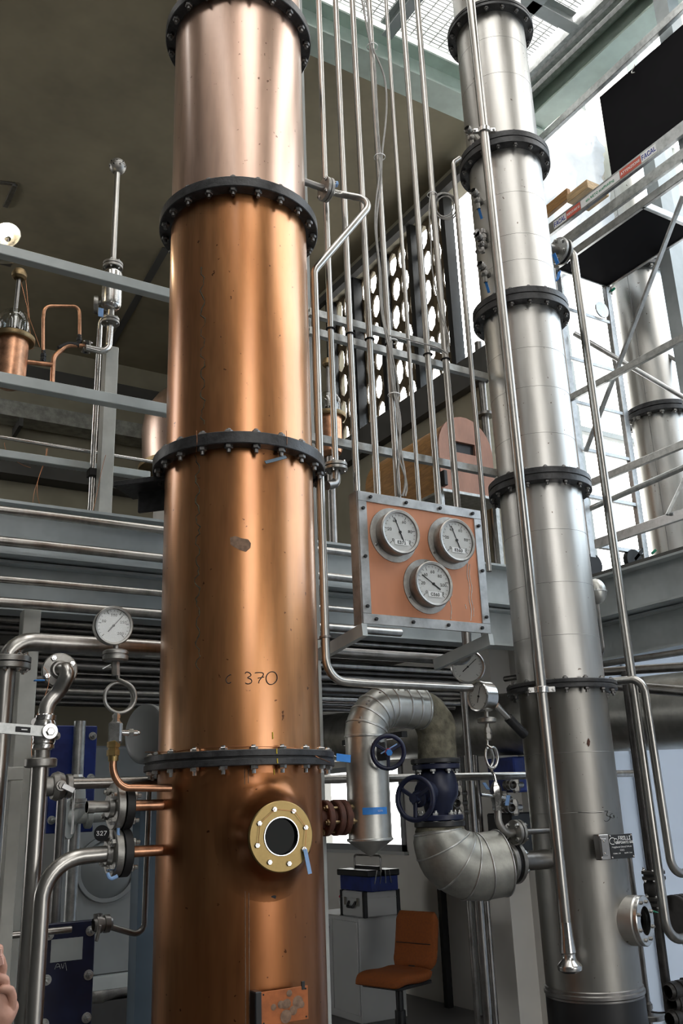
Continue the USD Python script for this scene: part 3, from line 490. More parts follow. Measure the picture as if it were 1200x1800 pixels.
# small glass and copper still, its copper branch pipes
ys = 5.44
def still(px, label, full, ys=ys, py0=600, sc=1.0):
    def P_(x, y): return onY(x, y, ys)
    c = P_(px, py0); x = c[0]; k = pxm(c) * sc; z = c[2]
    t = thing('glass_copper_still', label, 'still', (x, ys, z - 92 * k))
    part(t, 'copper_pot', lathe([(0, -92 * k), (14 * k, -90 * k), (24 * k, -84 * k), (27 * k, -74 * k), (28 * k, -2 * k), (30 * k, 0)], (x, ys, z), Z, 40), 'copper_tube')
    part(t, 'collar', lathe([(24 * k, -2 * k), (36 * k, -2 * k), (38 * k, 1 * k), (38 * k, 6 * k), (36 * k, 8 * k), (24 * k, 8 * k)], (x, ys, z), Z, 44), 'brass_dark')
    part(t, 'glass_dome', lathe([(27 * k, 6 * k), (27.5 * k, 30 * k), (26 * k, 44 * k), (21 * k, 54 * k), (12 * k, 60 * k), (4 * k, 62 * k)], (x, ys, z), Z, 40), 'vessel_glass')
    part(t, 'spindle', cat(cyl((x, ys, z + 5 * k), (x + 2 * k, ys, z + 136 * k), 3.6 * k), lathe([(9 * k, 0), (9 * k, 14 * k), (4 * k, 30 * k), (0, 32 * k)], (x + k, ys, z + 26 * k), Z, 20)), 'pipe_dark')
    part(t, 'cap', lathe([(0, 126 * k), (9 * k, 126 * k), (13 * k, 130 * k), (13.5 * k, 136 * k), (10 * k, 144 * k), (0, 149 * k)], (x + 2 * k, ys, z), Z, 28), 'brass_dark')
    return t, x, k, z
t, sx, k, sz = still(22, 'small copper still with a clear glass dome behind the lower grey beam', True)
def S_(x, y): return onY(x, y, ys)
part(t, 'outlet_pipe', pipe([S_(45, 636), S_(92, 641)], .0155, .04), 'copper_tube')
part(t, 'drain_pipe', pipe([S_(40, 680), S_(62, 684), S_(76, 682)], .012, .04), 'copper_tube')
part(t, 'locking_wire', [tube(fillet([S_(33, 480), S_(48, 540), S_(55, 600)], .05), .0013, 5), tube(fillet([S_(44, 478), S_(52, 560), S_(70, 610)], .05), .0013, 5), tube([S_(0, 628), S_(38, 618), S_(60, 612)], .0013, 5)], 'wire_copper')
t = thing('copper_branch_pipe', 'bent copper pipes with an upside-down U loop between still and float vessel', 'pipe', S_(90, 668))
part(t, 'riser', pipe([S_(92, 690), S_(92, 668), S_(94, 628), S_(118, 606), S_(150, 608)], .015, .09), 'copper_tube')
part(t, 'loop', tube(fillet([S_(76, 632), S_(76, 560), S_(78, 538), S_(139, 538), S_(140, 560), S_(140, 598)], .13, 10), .0108, 12), 'copper_tube')
part(t, 'tape_wrap', pipe([S_(103, 612), S_(120, 604), S_(138, 607)], .0168, .07), 'rubber')
for q in (S_(76, 628), S_(139, 600)): part(t, 'nut', cat(union(q, Z, .019, .042, n=6), union(q + Z * .032, Z, .014, .026)), 'black_paint', False)
c = S_(152, 610); pair(t, c, X, .046, .012, .006, 4, .010, 'black_paint', 'cast_steel', each=False)
t, bx_, kb, bz_ = still(578, 'small copper and glass still half hidden behind the vertical pipes', False, 5.3, 735, .8)
single('still_stand', cyl((bx_, 5.3, ZM), (bx_, 5.3, bz_ - 92 * kb), .03), 'pipe_dark', 'dark stand under the half hidden small still', 'stand')
t = thing('work_light', 'glowing clamp lamp with a shiny round reflector on the upper beam', 'lamp', onY(20, 436, 5.35))
lc = onY(8, 411, 5.35); lf = nrm(-FH + RH * .15 - Z * .1)
part(t, 'bulb', sphere(lc + lf * .02, .032, 3), 'lamp_glow'); part(t, 'reflector', cat(lathe([(.022, -.056), (.05, -.045), (.082, -.017), (.090, 0), (.086, .003), (.048, -.04), (.02, -.05)], lc + RH * .012 - Z * .01, lf, 36)), 'bright_steel')
part(t, 'clamp', cat(cyl(lc - lf * .05, lc - lf * .16 - Z * .09, .016), abox(lc - V(.03, .0, .19), lc + V(.07, .07, -.11), .006)), 'pipe_dark')
lamp = UsdLux.SphereLight.Define(stage, t + '/bulb_light'); lamp.CreateRadiusAttr(.034); lamp.CreateIntensityAttr(75.0); lamp.CreateColorAttr(Gf.Vec3f(1, .8, .5)); lamp.AddTranslateOp().Set(Gf.Vec3d(*(lc + lf * .05 - locs[t]).tolist()))
q = onY(10, 457, 5.3); single('lamp_dish', lathe([(.0, -.006), (.105, .008), (.112, .017), (.085, .017), (0, .006)], q - X * .03, nrm(Z - FH * .2), 36), 'bright_steel', 'thin bright metal dish just under the upper beam at the picture edge', 'dish')
q0, q1 = onZ(0, 322, ZC), onZ(27, 322, ZC); qq = onZ(8, 365, ZC)
t = thing('ceiling_bracket', 'small dark metal bracket fixed under the concrete ceiling', 'bracket', q1 - Z * .3)
part(t, 'arm', bar(q1 - Z * .02, q1 + (qq - q1) * .9 - Z * .02, .05, .03), 'pipe_dark'); part(t, 'strip', bar(q0 - X * .1 - Z * .012, q1 - Z * .012, .04, .02), 'pipe_dark')
single('ceiling_joint_strip', bar(onZ(292, 436, ZC - .006), onZ(180, 632, ZC - .006), .09, .012), 'dark_wall', 'dark joint strip running across the concrete ceiling to the back wall', 'strip')
# cable tray and dark ledge on the back wall
for i, (ya, yb, h, m, lab) in enumerate(((742, 792, .28, 'galvanised', 'long perforated cable tray high on the back wall'),)):
    z = onY(100, 752, YB - .3)[2]; t = thing('cable_tray', lab, 'cable tray', (2.5, YB - .2, z))
    part(t, 'tray', cat(abox((-1, YB - .42, z), (XR - .05, YB - .1, z + .02)), abox((-1, YB - .44, z), (XR - .05, YB - .42, z + .22))), 'cladding_dull', False)
    part(t, 'brackets', [abox((x, YB - .44, z - .12), (x + .05, YB - .005, z - .0)) for x in np.arange(0, XR - .1, 1.1)], 'dark_wall', False, kind='stuff')
    part(t, 'cables', [cyl((-1, YB - .36 + .07 * q, z + .05), (XR - .06, YB - .36 + .07 * q, z + .05), .035, n=8) for q in range(4)], 'rubber')
single('wall_ledge', abox((-2.9, YB - .18, 7.35), (XR - .05, YB - .005, 7.6)), 'dark_wall', 'dark concrete ledge along the top of the back wall', 'ledge', False)
single('cable_duct', abox((-2.9, YB - .3, 5.95), (XR - .05, YB - .005, 6.25)), 'dark_wall', 'dark duct below the cable tray on the back wall', 'duct', False)
# loose copper wires dangling from the rail pipe
for i, (l, lab) in enumerate((([(8, 778), (10, 790), (22, 806), (54, 822)], 'thin copper wire drooping from the rail pipe at the picture edge'), ([(82, 788), (76, 816), (66, 850), (68, 880), (76, 898)], 'thin copper wires hanging from the rail pipe in the middle'), ([(186, 800), (178, 830), (170, 870), (163, 898)], 'thin copper wire hanging down the pale square post'))):
    P_ = [onY(x, y, 5.58 if i < 2 else 5.36) for x, y in trimesh_smooth(l)]
    ms = [tube(P_, .0016, 5)] + ([tube([onY(x, y, 5.58) for x, y in trimesh_smooth([(84, 788), (80, 808), (72, 830), (58, 880), (58, 895)])], .0011, 5)] if i == 1 else [])
    single('copper_wire', ms, 'wire_copper', lab, 'wire')
# brass hood on the mezzanine behind the column
hc = onY(330, 770, 6.4); k = pxm(hc)
t = thing('still_hood', 'large rounded copper still hood behind the third flange of the copper column', 'still', hc - Z * 60 * k)
part(t, 'dome', lathe([(0, 98 * k), (30 * k, 92 * k), (55 * k, 76 * k), (74 * k, 48 * k), (80 * k, 10 * k), (78 * k, -30 * k), (76 * k, -62 * k)], hc, Z, 56), 'copper_pale')
part(t, 'base', cyl((hc[0], hc[1], ZM), (hc[0], hc[1], hc[2] - 60 * k), 56 * k, n=40), 'white_wall')
part(t, 'rim', ring(hc - Z * 66 * k, Z, 84 * k, 50 * k, 8 * k, 48), 'brass_dark')
q = CC + V(-.28, .26, 0); single('support_bracket', cat(box(V(q[0], q[1], zf3b - .01), nrm(V(1, 1, 0)), nrm(V(-1, 1, 0)), Z, (.09, .13, .012), .003), box(V(q[0] + .03, q[1] - .0, zf3b - .06), nrm(V(1, 1, 0)), nrm(V(-1, 1, 0)), Z, (.008, .09, .05), .003)), 'flange_black', 'black steel support bracket under the third flange, behind the copper column', 'bracket')
# ================================================================ MIDDLE LEFT: pipes along the mezzanine beams
for i, (pa, pb, r, lab) in enumerate((((0, 897), (284, 931), 8.3, 'topmost of the four pipes along the mezzanine beams'), ((0, 951), (284, 981), 9.3, 'second pipe from the top along the mezzanine beams'), ((0, 1019), (284, 1042), 7, 'third and thinnest pipe along the mezzanine beams'), ((0, 1060), (284, 1078), 9.8, 'lowest of the four pipes along the mezzanine beams'))):
    a, b = onY(*pa, 4.78), onY(*pb, 4.78); z = (a[2] + b[2]) / 2
    single('process_pipe', pipe([(a[0] - 1.6, 4.78, z), (3.35, 4.78, z)], r * pxm(a) * .92, .1, 20), 'pipe_steel', lab, 'pipe', group=None)
rk = np.random.default_rng(3)
t = thing('pipe_rack', 'dense dark rack of parallel pipes hung under the mezzanine', 'pipe rack', (1.5, 5.6, 2.2))
for i, (py, yv2, r) in enumerate(((1100, 5.35, .02), (1112, 5.55, .018), (1122, 5.75, .02), (1148, 5.3, .022), (1160, 5.6, .02), (1172, 5.4, .026), (1186, 5.7, .02), (1196, 5.5, .03), (1206, 5.8, .018), (1216, 5.45, .022), (1226, 5.65, .02), (1236, 5.9, .022))):
    z = onY(180, py, yv2)[2]; part(t, 'pipe', cyl((-1.5, yv2, z), (4.42, yv2, z), r, n=14), 'pipe_dark' if i % 3 else 'pipe_steel')
for x in (.2, 1.3, 2.5, 3.7): part(t, 'hanger', cat(bar((x, 5.3, 2.12), (x, 6.1, 2.12), .05, .04), bar((x, 5.3, 2.12), (x, 5.3, 3.02), .03, .03), bar((x, 6.1, 2.12), (x, 6.1, 3.02), .03, .03)), 'black_paint', False)
pc2 = onY(45, 1200, 4.95)
single('square_column', abox((pc2[0] - .045, 4.9, 0), (pc2[0] + .045, 4.99, 2.71), .004), 'post_paint', 'pale square steel column under the mezzanine beam at the left', 'column', 30)
a0 = onY(22, 1420, 3.95); k = pxm(a0); ft = onY(20, 1362, 3.95)[2]
single('tube_stand', cat(abox((a0[0] - .02, 3.93, 0), (a0[0] + .03, 3.98, ft - .0225), .003), abox((a0[0] - .6, 3.93, ft - .022), (a0[0] + .03, 3.98, ft + .03), .003)), 'post_paint', 'welded pale square tube frame at the lower left edge', 'frame', 30)
# ================================================================ LOWER LEFT: pipework beside the copper column
YN = 3.2
def N_(x, y, d=0.): return onY(x, y, YN + d)
t = thing('return_pipe', 'thick steel pipe with a flanged elbow running behind the pressure gauge', 'pipe', N_(12, 1180, .6))
a, b = N_(20, 1130, .6), N_(285, 1138, .6); z = (a[2] + b[2]) / 2; xe = N_(12, 1150, .6)[0]; zf = N_(20, 1166, .6)[2]
part(t, 'pipe', pipe([(xe, YN + .6, 1.2), (xe, YN + .6, z), (1.75, YN + .6, z)], .038, .1, 24), 'pipe_steel')
pair(t, (xe + .012, YN + .6, zf), Z, .083, .022, .005, 8, .011, 'cast_steel', 'cast_steel')
for i, (y1, lab) in enumerate(((1415, 'upper'), (1497, 'lower'))):
    c = N_(225 if i == 0 else 219, y1); c[1] = YN; zn = onY(270, 1415 if i == 0 else 1495, 3.2)[2]; c[2] = zn
    xw = CC[0] - RC - .115; c[0] = xw - .035
    if i == 0:
        t = thing('flanged_stub', 'upper black and steel flange pair left of the copper column, tag 327 below', 'flange', c - Z * .08)
        part(t, 'stub_pipe', cat(cyl(c - X * .035, c - X * .115, .019), cyl(c - X * .09, c - X * .115, .021)), 'cast_steel')
        a_ = c - X * .06 - Z * .085; part(t, 'number_tag', cyl(a_ + FH * .002, a_ - FH * .002, .026, n=28), 'black_paint'); part(t, 'tag_number', text('327', .014, a_ - FH * .0025, RH, Z, .0006, True), 'label_white', False, label='number 327 on the round tag')
        part(t, 'cable_tie', tube(fillet([c + V(-.02, -.05, -.07), c + V(-.02, -.05, -.095), c + V(.01, -.05, -.115), c + V(.035, -.05, -.145)], .02), .005, 8), 'blue_pale', label='blue cable tie')
    else:
        t = thing('flanged_bend_pipe', 'steel pipe bending down from the lower flange pair on the left of the copper column', 'pipe', N_(68, 1790))
        e = N_(72, 1600); part(t, 'pipe', pipe([c - X * .02, (e[0], YN, zn - .012), (e[0], YN, .02)], .026, .13, 22, 10), 'pipe_steel')
        part(t, 'cable_tie', tube(fillet([c + V(-.05, -.05, -.06), c + V(-.045, -.06, -.08), c + V(-.02, -.06, -.07)], .01), .006, 8), 'blue_pale', label='pale cable tie')
    a = X; lo = c
    part(t, 'steel_flange', lathe([(0, -.045), (.035, -.045), (.04, -.03), (.074, -.03), (.078, -.026), (.078, -.004), (.074, 0), (0, 0)], c, X, 44), 'cast_steel')
    part(t, 'black_flange', lathe([(0, 0), (.079, 0), (.079, .026), (.077, .028), (0, .028)], c + X * .002, X, 44), 'rubber')
    for kk in range(4):
        an = math.pi / 4 + kk * math.pi / 2 + .2; q = c + .058 * (math.cos(an) * Y + math.sin(an) * Z)
        part(t, 'bolt', cat(hexbolt(q - X * .03, -X, .014, .013, .006, .007), hexbolt(q + X * .03, X, .014, .012, .014, .007), cyl(q - X * .034, q + X * .034, .007, n=6)), 'bright_steel', False)
# pressure gauge on a pig-tail siphon with needle valve and copper take-off
gc = N_(199, 1100, -.1); k = pxm(gc)
fv = nrm(CAM - gc - Z * .35 - RH * .1)
t, c, f, s, u = gauge('pressure_gauge', 'white dial pressure gauge on a coiled siphon at the left of the copper column', gc, nrm(V(fv[0], fv[1], fv[2] * .2) + RH * .35 + Z * .0), 34.5 * k, .03, 50, marks=('', '50', '100', '150', '200'))
yg = gc[1] + .015
def G_(x, y): return onY(x, y, yg)
gx = G_(203, 1150)[0]
part(t, 'stem', cat(cyl((gx, yg, G_(203, 1150)[2]), (gx, yg, gc[2] - .06), .010), lathe([(.0, -.022), (.036, -.022), (.044, -.016), (.044, -.003), (.04, -.001), (.04, .001), (.044, .003), (.044, .012), (.036, .018), (.012, .02)], (gx, yg, G_(206, 1152)[2]), Z, 36), cyl((gx + .004, yg, G_(208, 1188)[2]), (gx, yg, G_(206, 1158)[2]), .014, n=6)), 'cast_steel')
lc_ = G_(211, 1226); cs = [G_(207, 1186), G_(208, 1194)] + [lc_ + .052 * (math.sin(q) * X + math.cos(q) * Z) + Y * .012 * (q - 3) / 3 for q in np.linspace(.25, 2 * np.pi + 2.9, 36)] + [G_(208, 1256), G_(205, 1274)]
part(t, 'siphon', tube(cs, .0068, 10), 'cast_steel')
vb = G_(203, 1288)
part(t, 'valve_block', cat(box(vb, nrm(V(.9, -.45, 0)), nrm(V(.45, .9, 0)), Z, (.022, .018, .036), .006), union(vb + Z * .045, Z, .014, .03, n=6), cyl(vb + X * .02, vb + X * .075, .010), cyl(vb + X * .045, vb + X * .06, .015, n=6), sphere(vb + X * .08, .007)), 'bright_steel')
part(t, 'brass_nut', cat(union(G_(199, 1316), Z, .022, .045, n=6), cyl(G_(199, 1325), G_(199, 1338), .017)), 'brass')
part(t, 'copper_take_off', pipe([G_(199, 1330), G_(198, 1358), G_(214, 1385), G_(300, 1385)], .0125, .08, 14), 'copper_tube')
part(t, 'cable_tie', bar(G_(180, 1176), G_(194, 1168), .008, .004), 'label_white')
# blank flange with the bent riser, union valve and drop leg
hf = N_(105, 1178, .12); k = pxm(hf); fn = nrm(CAM - hf + RH * .4 + Z * .6)
t = thing('riser_pipe', 'bent steel riser pipe with a round bolted flange, hose valve and long drop leg', 'pipe', N_(50, 1795, .1))
part(t, 'blank_flange', lathe([(0, -.02), (.055, -.02), (.062, -.016), (.062, 0), (.058, .004), (.034, .008), (.026, .02), (0, .02)], hf, fn, 44), 'cast_steel')
s2, u2, _ = frame(fn)
for kk in range(4): an = .5 + kk * math.pi / 2; part(t, 'bolt', hexbolt(hf + fn * .004 + .047 * (math.cos(an) * s2 + math.sin(an) * u2), fn, .011, .010, .005, .005), 'bright_steel', False)
yr = YN + .1
def R_(x, y): return onY(x, y, yr)
part(t, 'bend', pipe([hf - fn * .0, R_(118, 1178) - Y * .06, R_(104, 1215), R_(82, 1238), R_(80, 1262)], .0265, .07, 20), 'pipe_steel')
part(t, 'valve_body', cat(union(R_(80, 1268), Z, .035, .04), lathe([(.03, -.05), (.038, -.03), (.043, 0), (.038, .03), (.03, .05)], R_(78, 1288), Z, 28), union(R_(76, 1308), Z, .038, .03), cyl(R_(78, 1288) - Y * .02, R_(80, 1288) - Y * .065, .026), hexbolt(R_(80, 1289) - Y * .065, -Y, .014, .01, 0)), 'bright_steel')
part(t, 'handle_plate', bar(R_(72, 1288) - Y * .05, R_(-30, 1280) - Y * .05, .006, .036, Z, .002), 'galvanised'); hp = R_(34, 1285) - Y * .056
part(t, 'handle_label', cat(box(hp, nrm(R_(72, 1288) - R_(-30, 1280)), Z, Y, (.024, .009, .0012))), 'ink'); part(t, 'label_print', box(hp - Y * .0014 + X * .004, nrm(R_(72, 1288) - R_(-30, 1280)), Z, Y, (.010, .002, .0004)), 'label_white')
part(t, 'lower_union', cat(cyl(R_(74, 1316), R_(74, 1340), .025), lathe([(.02, 0), (.050, 0), (.054, .004), (.054, .026), (.05, .03), (.02, .03)], R_(71, 1349), Z, 36)), 'cast_steel')
xl = R_(56, 1560)[0]; part(t, 'drop_leg', cyl((xl, yr, .02), (xl, yr, R_(66, 1348)[2]), .027, n=24), 'pipe_steel')
part(t, 'tag', cat(bar(R_(60, 1196), R_(78, 1196), .02, .004)), 'blue_tape', label='blue tape on the flange'); part(t, 'hanging_disc', cyl(R_(62, 1270), R_(62, 1270) - Y * .006, .016), 'pipe_dark')
part(t, 'locking_wire', tube([R_(x, y) for x, y in trimesh_smooth([(76, 1172), (85, 1185), (78, 1225), (64, 1262), (56, 1330)])], .0009, 5), 'wire_copper')
# horizontal drain with ball valve
t = thing('drain_pipe', 'straight steel pipe with a lever ball valve under the flanges left of the column', 'pipe', N_(100, 1380, .22))
yd = YN + .26
def D_(x, y): return onY(x, y, yd)
a, b = D_(120, 1378), D_(268, 1371); part(t, 'pipe', cyl(a, V(CC[0] - .1, yd, a[2] + .004), .0195, n=20), 'pipe_steel')
vb = D_(100, 1382); part(t, 'valve_body', cat(lathe([(.02, -.06), (.034, -.055), (.034, -.02), (.045, -.018), (.052, 0), (.045, .02), (.03, .03), (.022, .05)], vb, X, 28), ring(vb + X * .03, X, .042, .015, .02, 30), cyl(vb, vb - Y * .065, .018), hexbolt(vb - Y * .06, -Y, .014, .01, 0)), 'cast_steel')
part(t, 'lever', cat(bar(vb - Y * .07, D_(121, 1392) - Y * .07, .010, .02), bar(D_(121, 1390) - Y * .07, D_(117, 1467) - Y * .07, .004, .018, Y)), 'aluminium')
# blue plate exchangers, tank with round manhole, duct end, blue post
tkf = 5.45
t = thing('grey_tank', 'dim grey sheet steel tank with a round manhole behind the pipes', 'tank', (1.35, 5.9, 0))
q0, q1 = onY(100, 1500, tkf), onY(262, 1500, tkf); qz = onY(180, 1715, tkf)[2]
part(t, 'body', abox((q0[0], tkf, qz), (q1[0] + .3, 6.5, 2.05), .01), 'grey_sheet'); mh = onY(188, 1527, tkf)
part(t, 'manhole', cat(ring(mh - Y * .02, Y, .18, .155, .04, 56, .004), lathe([(.155, 0), (.10, -.03), (0, -.045)], mh, Y, 44)), 'grey_sheet'); part(t, 'hinge_bar', bar(mh - Y * .05 + Z * .02, mh - Y * .05 - Z * .18, .02, .02), 'galvanised')
part(t, 'base_rail', bar(V(q0[0], tkf - .03, qz - .03), V(q1[0] + .3, tkf - .03, qz - .03), .05, .07), 'grey_paint')
part(t, 'legs', [abox((x, 6.3, 0), (x + .06, 6.36, qz)) for x in (q0[0], q1[0])] + [abox((q0[0], 6.4, 0), (q1[0] + .3, 6.45, qz))], 'black_paint', False)
def exch(lo, hi, yv3, m, lab, lbl=False):
    a, b = onY(*lo, yv3), onY(*hi, yv3)
    t = thing('plate_exchanger', lab, 'heat exchanger', ((a[0] + b[0]) / 2, yv3, min(a[2], b[2])))
    part(t, 'front_plate', abox((a[0], yv3, b[2]), (b[0], yv3 + .03, a[2]), .004), m)
    part(t, 'plate_stack', abox((a[0] + .03, yv3 + .03, b[2] + .04), (b[0] - .03, yv3 + .3, a[2] - .04)), 'pipe_dark', False)
    w, h = b[0] - a[0], a[2] - b[2]
    for fx in (.1, .9):
        for fz in ((.12, .5, .9) if h > .35 else (.15, .9)):
            p = V(a[0] + w * fx, yv3, b[2] + h * fz); part(t, 'bolt', cat(hexbolt(p, -Y, .013, .012, .03, .007), ring(p - Y * .003, Y, .02, .006, .003, 16, .0005)), 'galvanised', False)
    return t, a, b, yv3
t, a, b, yv3 = exch((92, 1275), (163, 1462), 4.6, 'blue_paint', 'upper royal blue plate heat exchanger behind the grey upright pipe')
t, a, b, yv3 = exch((78, 1625), (160, 1812), 4.1, 'blue_dark', 'lower dark blue plate heat exchanger with a grey rating label')
l0, l1 = onY(90, 1652, yv3), onY(144, 1686, yv3); part(t, 'rating_label', abox((l0[0], yv3 - .002, l1[2]), (l1[0], yv3, l0[2])), 'grey_paint', label='blank grey rating label')
strokes(t, 'chalk_mark', [[(96, 1704), (102, 1694), (106, 1703)], [(99, 1700), (105, 1699)], [(108, 1694), (110, 1702), (113, 1692)], [(115, 1692), (117, 1706)]], 'grey_paint', .0012, lambda x, y: onY(x, y, yv3 - .001), 'chalk scribble')
q = onY(143, 1320, 4.5); single('upright_pipe', cyl((q[0], 4.55, 0), (q[0], 4.55, 2.1), .028), 'galvanised', 'grey upright pipe in front of the royal blue exchanger', 'pipe')
q = onY(145, 1375, 4.5); t = thing('grey_check_valve', 'grey painted flanged valve with an elbow, below the lever ball valve', 'valve', onY(115, 1470, 4.4))
def K_(x, y): return onY(x, y, 4.45)
part(t, 'flange', ring(K_(112, 1440), nrm(V(.8, -.6, 0)), .088, .03, .03, 40), 'grey_paint'); part(t, 'elbow', pipe([K_(110, 1440), K_(135, 1440), K_(135, 1395), K_(134, 1375)], .04, .06), 'grey_paint')
part(t, 'branch', cat(cyl(K_(135, 1438), K_(190, 1434), .026), ring(K_(150, 1437), X, .05, .02, .025, 28)), 'grey_paint'); part(t, 'nuts', cat(union(K_(134, 1378), Z, .04, .06, n=8), union(K_(135, 1412), Z, .045, .04)), 'cast_steel')
for kk in range(6): an = kk * math.pi / 3; part(t, 'bolt', hexbolt(K_(112, 1440) + .07 * (math.cos(an) * nrm(V(.6, .8, 0)) + math.sin(an) * Z), nrm(V(.8, -.6, 0)) * -1, .012, .01, .01), 'grey_paint', False)
t = thing('tank_end', 'dished grey cylinder end lying horizontally left of the fourth flange', 'tank', onY(265, 1345, 3.95)); c = onY(252, 1290, 3.95); k = pxm(c); ax = nrm(V(.93, .36, 0))
part(t, 'end_plate', lathe([(0, -.012), (40 * k, -.01), (50 * k, 0), (51.5 * k, .004), (51.5 * k, .012)], c, ax, 56), 'grey_sheet'); part(t, 'shell', lathe([(50 * k, .012), (50 * k, .9)], c, ax, 56), 'cladding_dull')
part(t, 'band', ring(c + ax * .012, ax, 52 * k, 50 * k, .012, 56, .001), 'galvanised')
q = onY(248, 1640, 4.2); single('blue_post', extr(channel(.08, .10, .006), (q[0] - .02, 4.2, 0), (q[0] - .02, 4.2, 1.72), Y), 'blue_post', 'slate blue steel channel post close behind the copper column', 'post', False)
t = thing('thin_drain_pipe', 'thin bent pipe dropping beside the copper column to a small valve', 'pipe', onY(180, 1632, 3.7))
part(t, 'pipe', pipe([onY(263, 1372, 3.7), onY(253, 1646, 3.7), onY(176, 1624, 3.7)], .0115, .035, 14), 'pipe_dark')
part(t, 'valve', cat(union(onY(180, 1624, 3.7), X, .032, .05), bar(onY(176, 1626, 3.66), onY(169, 1655, 3.66), .012, .012), cyl(onY(172, 1618, 3.7), onY(172, 1606, 3.7), .016)), 'pipe_dark')
q = onY(100, 1560, 4.3); single('upright_pipe', cyl((q[0], 4.3, 0), (q[0], 4.3, 1.75), .022), 'pipe_dark', 'dark upright pipe just right of the bent flange pipe', 'pipe')
zq = onY(80, 1638, 4.0)[2]; single('cross_pipe', cyl((.1, 4.0, zq), (onY(125, 1638, 4.0)[0], 4.0, zq), .013), 'pipe_steel', 'short horizontal pipe behind the two left drop legs', 'pipe')
q = onY(205, 1768, 5.2); t = thing('pump', 'silvery pump in the dark space below the tank', 'pump', V(q[0], 5.6, 0)); part(t, 'body', lathe([(0, -.1), (.06, -.09), (.08, -.03), (.085, .03), (.06, .12), (.05, .3)], V(q[0], 5.6, q[2] + .02), X, 28), 'cast_steel'); part(t, 'foot', abox((q[0] - .06, 5.54, 0), (q[0] + .2, 5.66, q[2] - .03)), 'black_paint', False)

# ================================================================ MIDDLE: vertical pipes, struts, gauge box
YS = 3.245
cpx = onY(545, 600, 3.37) - X * .032
single('strut_post', abox((cpx[0] - .028, 3.345, 0), (cpx[0] + .028, 3.40, 8.3), .003), 'grey_paint', 'pale grey upright post directly beside the copper column on its right', 'post', 30)
def strut(pa, pb, Yv, name, lab, h=.034, hang=False):
    a, b = onY(*pa, Yv), onY(*pb, Yv); z = (a[2] + b[2]) / 2; a[2] = b[2] = z
    single(name, extr(channel(.03, h, .003), a - Z * h / 2, b - Z * h / 2), 'galvanised', lab, 'strut', False); return z
zs1 = strut((545, 580), (858, 661), YS, 'channel_strut', 'middle galvanised channel strut from post to steel column, at the cable ties', .036)
strut((545, 548), (790, 612), YS + .01, 'channel_strut', 'upper short galvanised channel strut behind the vertical pipes', .036)
zs2 = strut((548, 768), (875, 830), YS, 'channel_strut', 'lowest galvanised channel strut above the gauge box', .036)
YP = 3.20
def P_(x, y, Yv=YP): return onY(x, y, Yv)
vp = [(559, 0, 590, 818, 5.8), (591, 0, 626, 862, 6.), (620.5, 0, 662, 868, 6.), (651, 0, 697, 870, 5.6), (679.5, 0, 735, 878, 3.8), (707, 0, 770, 884, 5.8), (733, 0, 803, 890, 6.)]
ords = ['first vertical pipe from the copper column, ending in a flange', 'second vertical pipe from the copper column', 'third vertical pipe from the copper column', 'fourth vertical pipe, with the grey cables tied to it', 'fifth and thinnest of the vertical pipes', 'sixth vertical pipe from the copper column', 'seventh vertical pipe, carrying a coil of cable']
xs = []
for i, (xa, ya, xb, yb, r) in enumerate(vp):
    a, b = P_(xa, ya), P_(xb, yb); x = .35 * a[0] + .65 * b[0]; xs.append(x); R = r * pxm(P_((xa + xb) / 2, 430)) * .93
    zb_ = b[2] - (.0 if i == 0 else .12)
    t = thing('vertical_pipe', 'polished steel ' + ords[i], 'pipe', (x, YP, zb_)); part(t, 'pipe', cyl((x, YP, zb_), (x, YP, 8.25), R, n=20), 'pipe_steel')
    if i != 4:
        part(t, 'pipe_clip', cat(ring((x, YP, zs1 + .0), Z, R + .004, R - .001, .007, 24, .001), ring((x, YP, zs1 + .0), Z, R + .008, R + .002, .004, 24, .001)), 'rubber')
    if i == 0:
        c = V(x, YP, b[2] - .01); pair(t, c, Z, .052, .014, .005, 4, .008, 'cast_steel', 'cast_steel')
        part(t, 'elbow', pipe([c - Z * .012, c - Z * .075, c - Z * .10 - X * .06 - Y * .02], .02, .03), 'pipe_dark')
# cables
def cable(pts, r, off=-.03): return tube([onY(x, y, YP + off) for x, y in trimesh_smooth(pts)], r, 6)
t = thing('cable_bundle', 'loose grey cables strapped to the fourth vertical pipe down to the gauge box', 'cable', P_(690, 700))
part(t, 'cable', cable([(643, 0), (648, 40), (655, 85), (664, 105), (675, 135), (679, 170), (677, 220), (671, 275), (669, 320), (662, 380), (662, 420), (668, 480), (670, 520), (676, 570), (684, 600), (686, 640), (692, 690), (701, 740), (704, 790), (712, 840), (707, 872)], .0052), 'cable_grey')
part(t, 'cable', cable([(636, 0), (641, 30), (650, 75), (657, 105), (661, 160), (664, 230), (668, 275), (661, 350), (659, 400), (666, 470), (669, 540), (680, 598), (690, 650), (697, 700), (704, 750), (700, 800), (709, 830), (712, 872)], .0045), 'cable_grey')
part(t, 'cable', cable([(640, 0), (648, 60), (655, 95), (660, 200), (666, 276), (668, 300)], .003), 'cable_grey')
part(t, 'cable', cable([(688, 600), (692, 640), (700, 690), (697, 730), (703, 770), (700, 820), (704, 872)], .005), 'cable_grey')
for y, x in ((82, 654), (276, 667), (600, 688), (694, 692)): part(t, 'cable_tie', ring(onY(x, y, YP - .015) - Z * .004, Z, .030, .027, .006, 20, .001), 'label_white')
part(t, 'cross_cable', tube([onY(x, y, YP - .035) for x, y in trimesh_smooth([(684, 590), (715, 596), (745, 604), (775, 614), (786, 622)])], .004, 6), 'cable_grey')
t = thing('cable_coil', 'coil of grey cable hung on the seventh vertical pipe', 'cable', P_(785, 390))
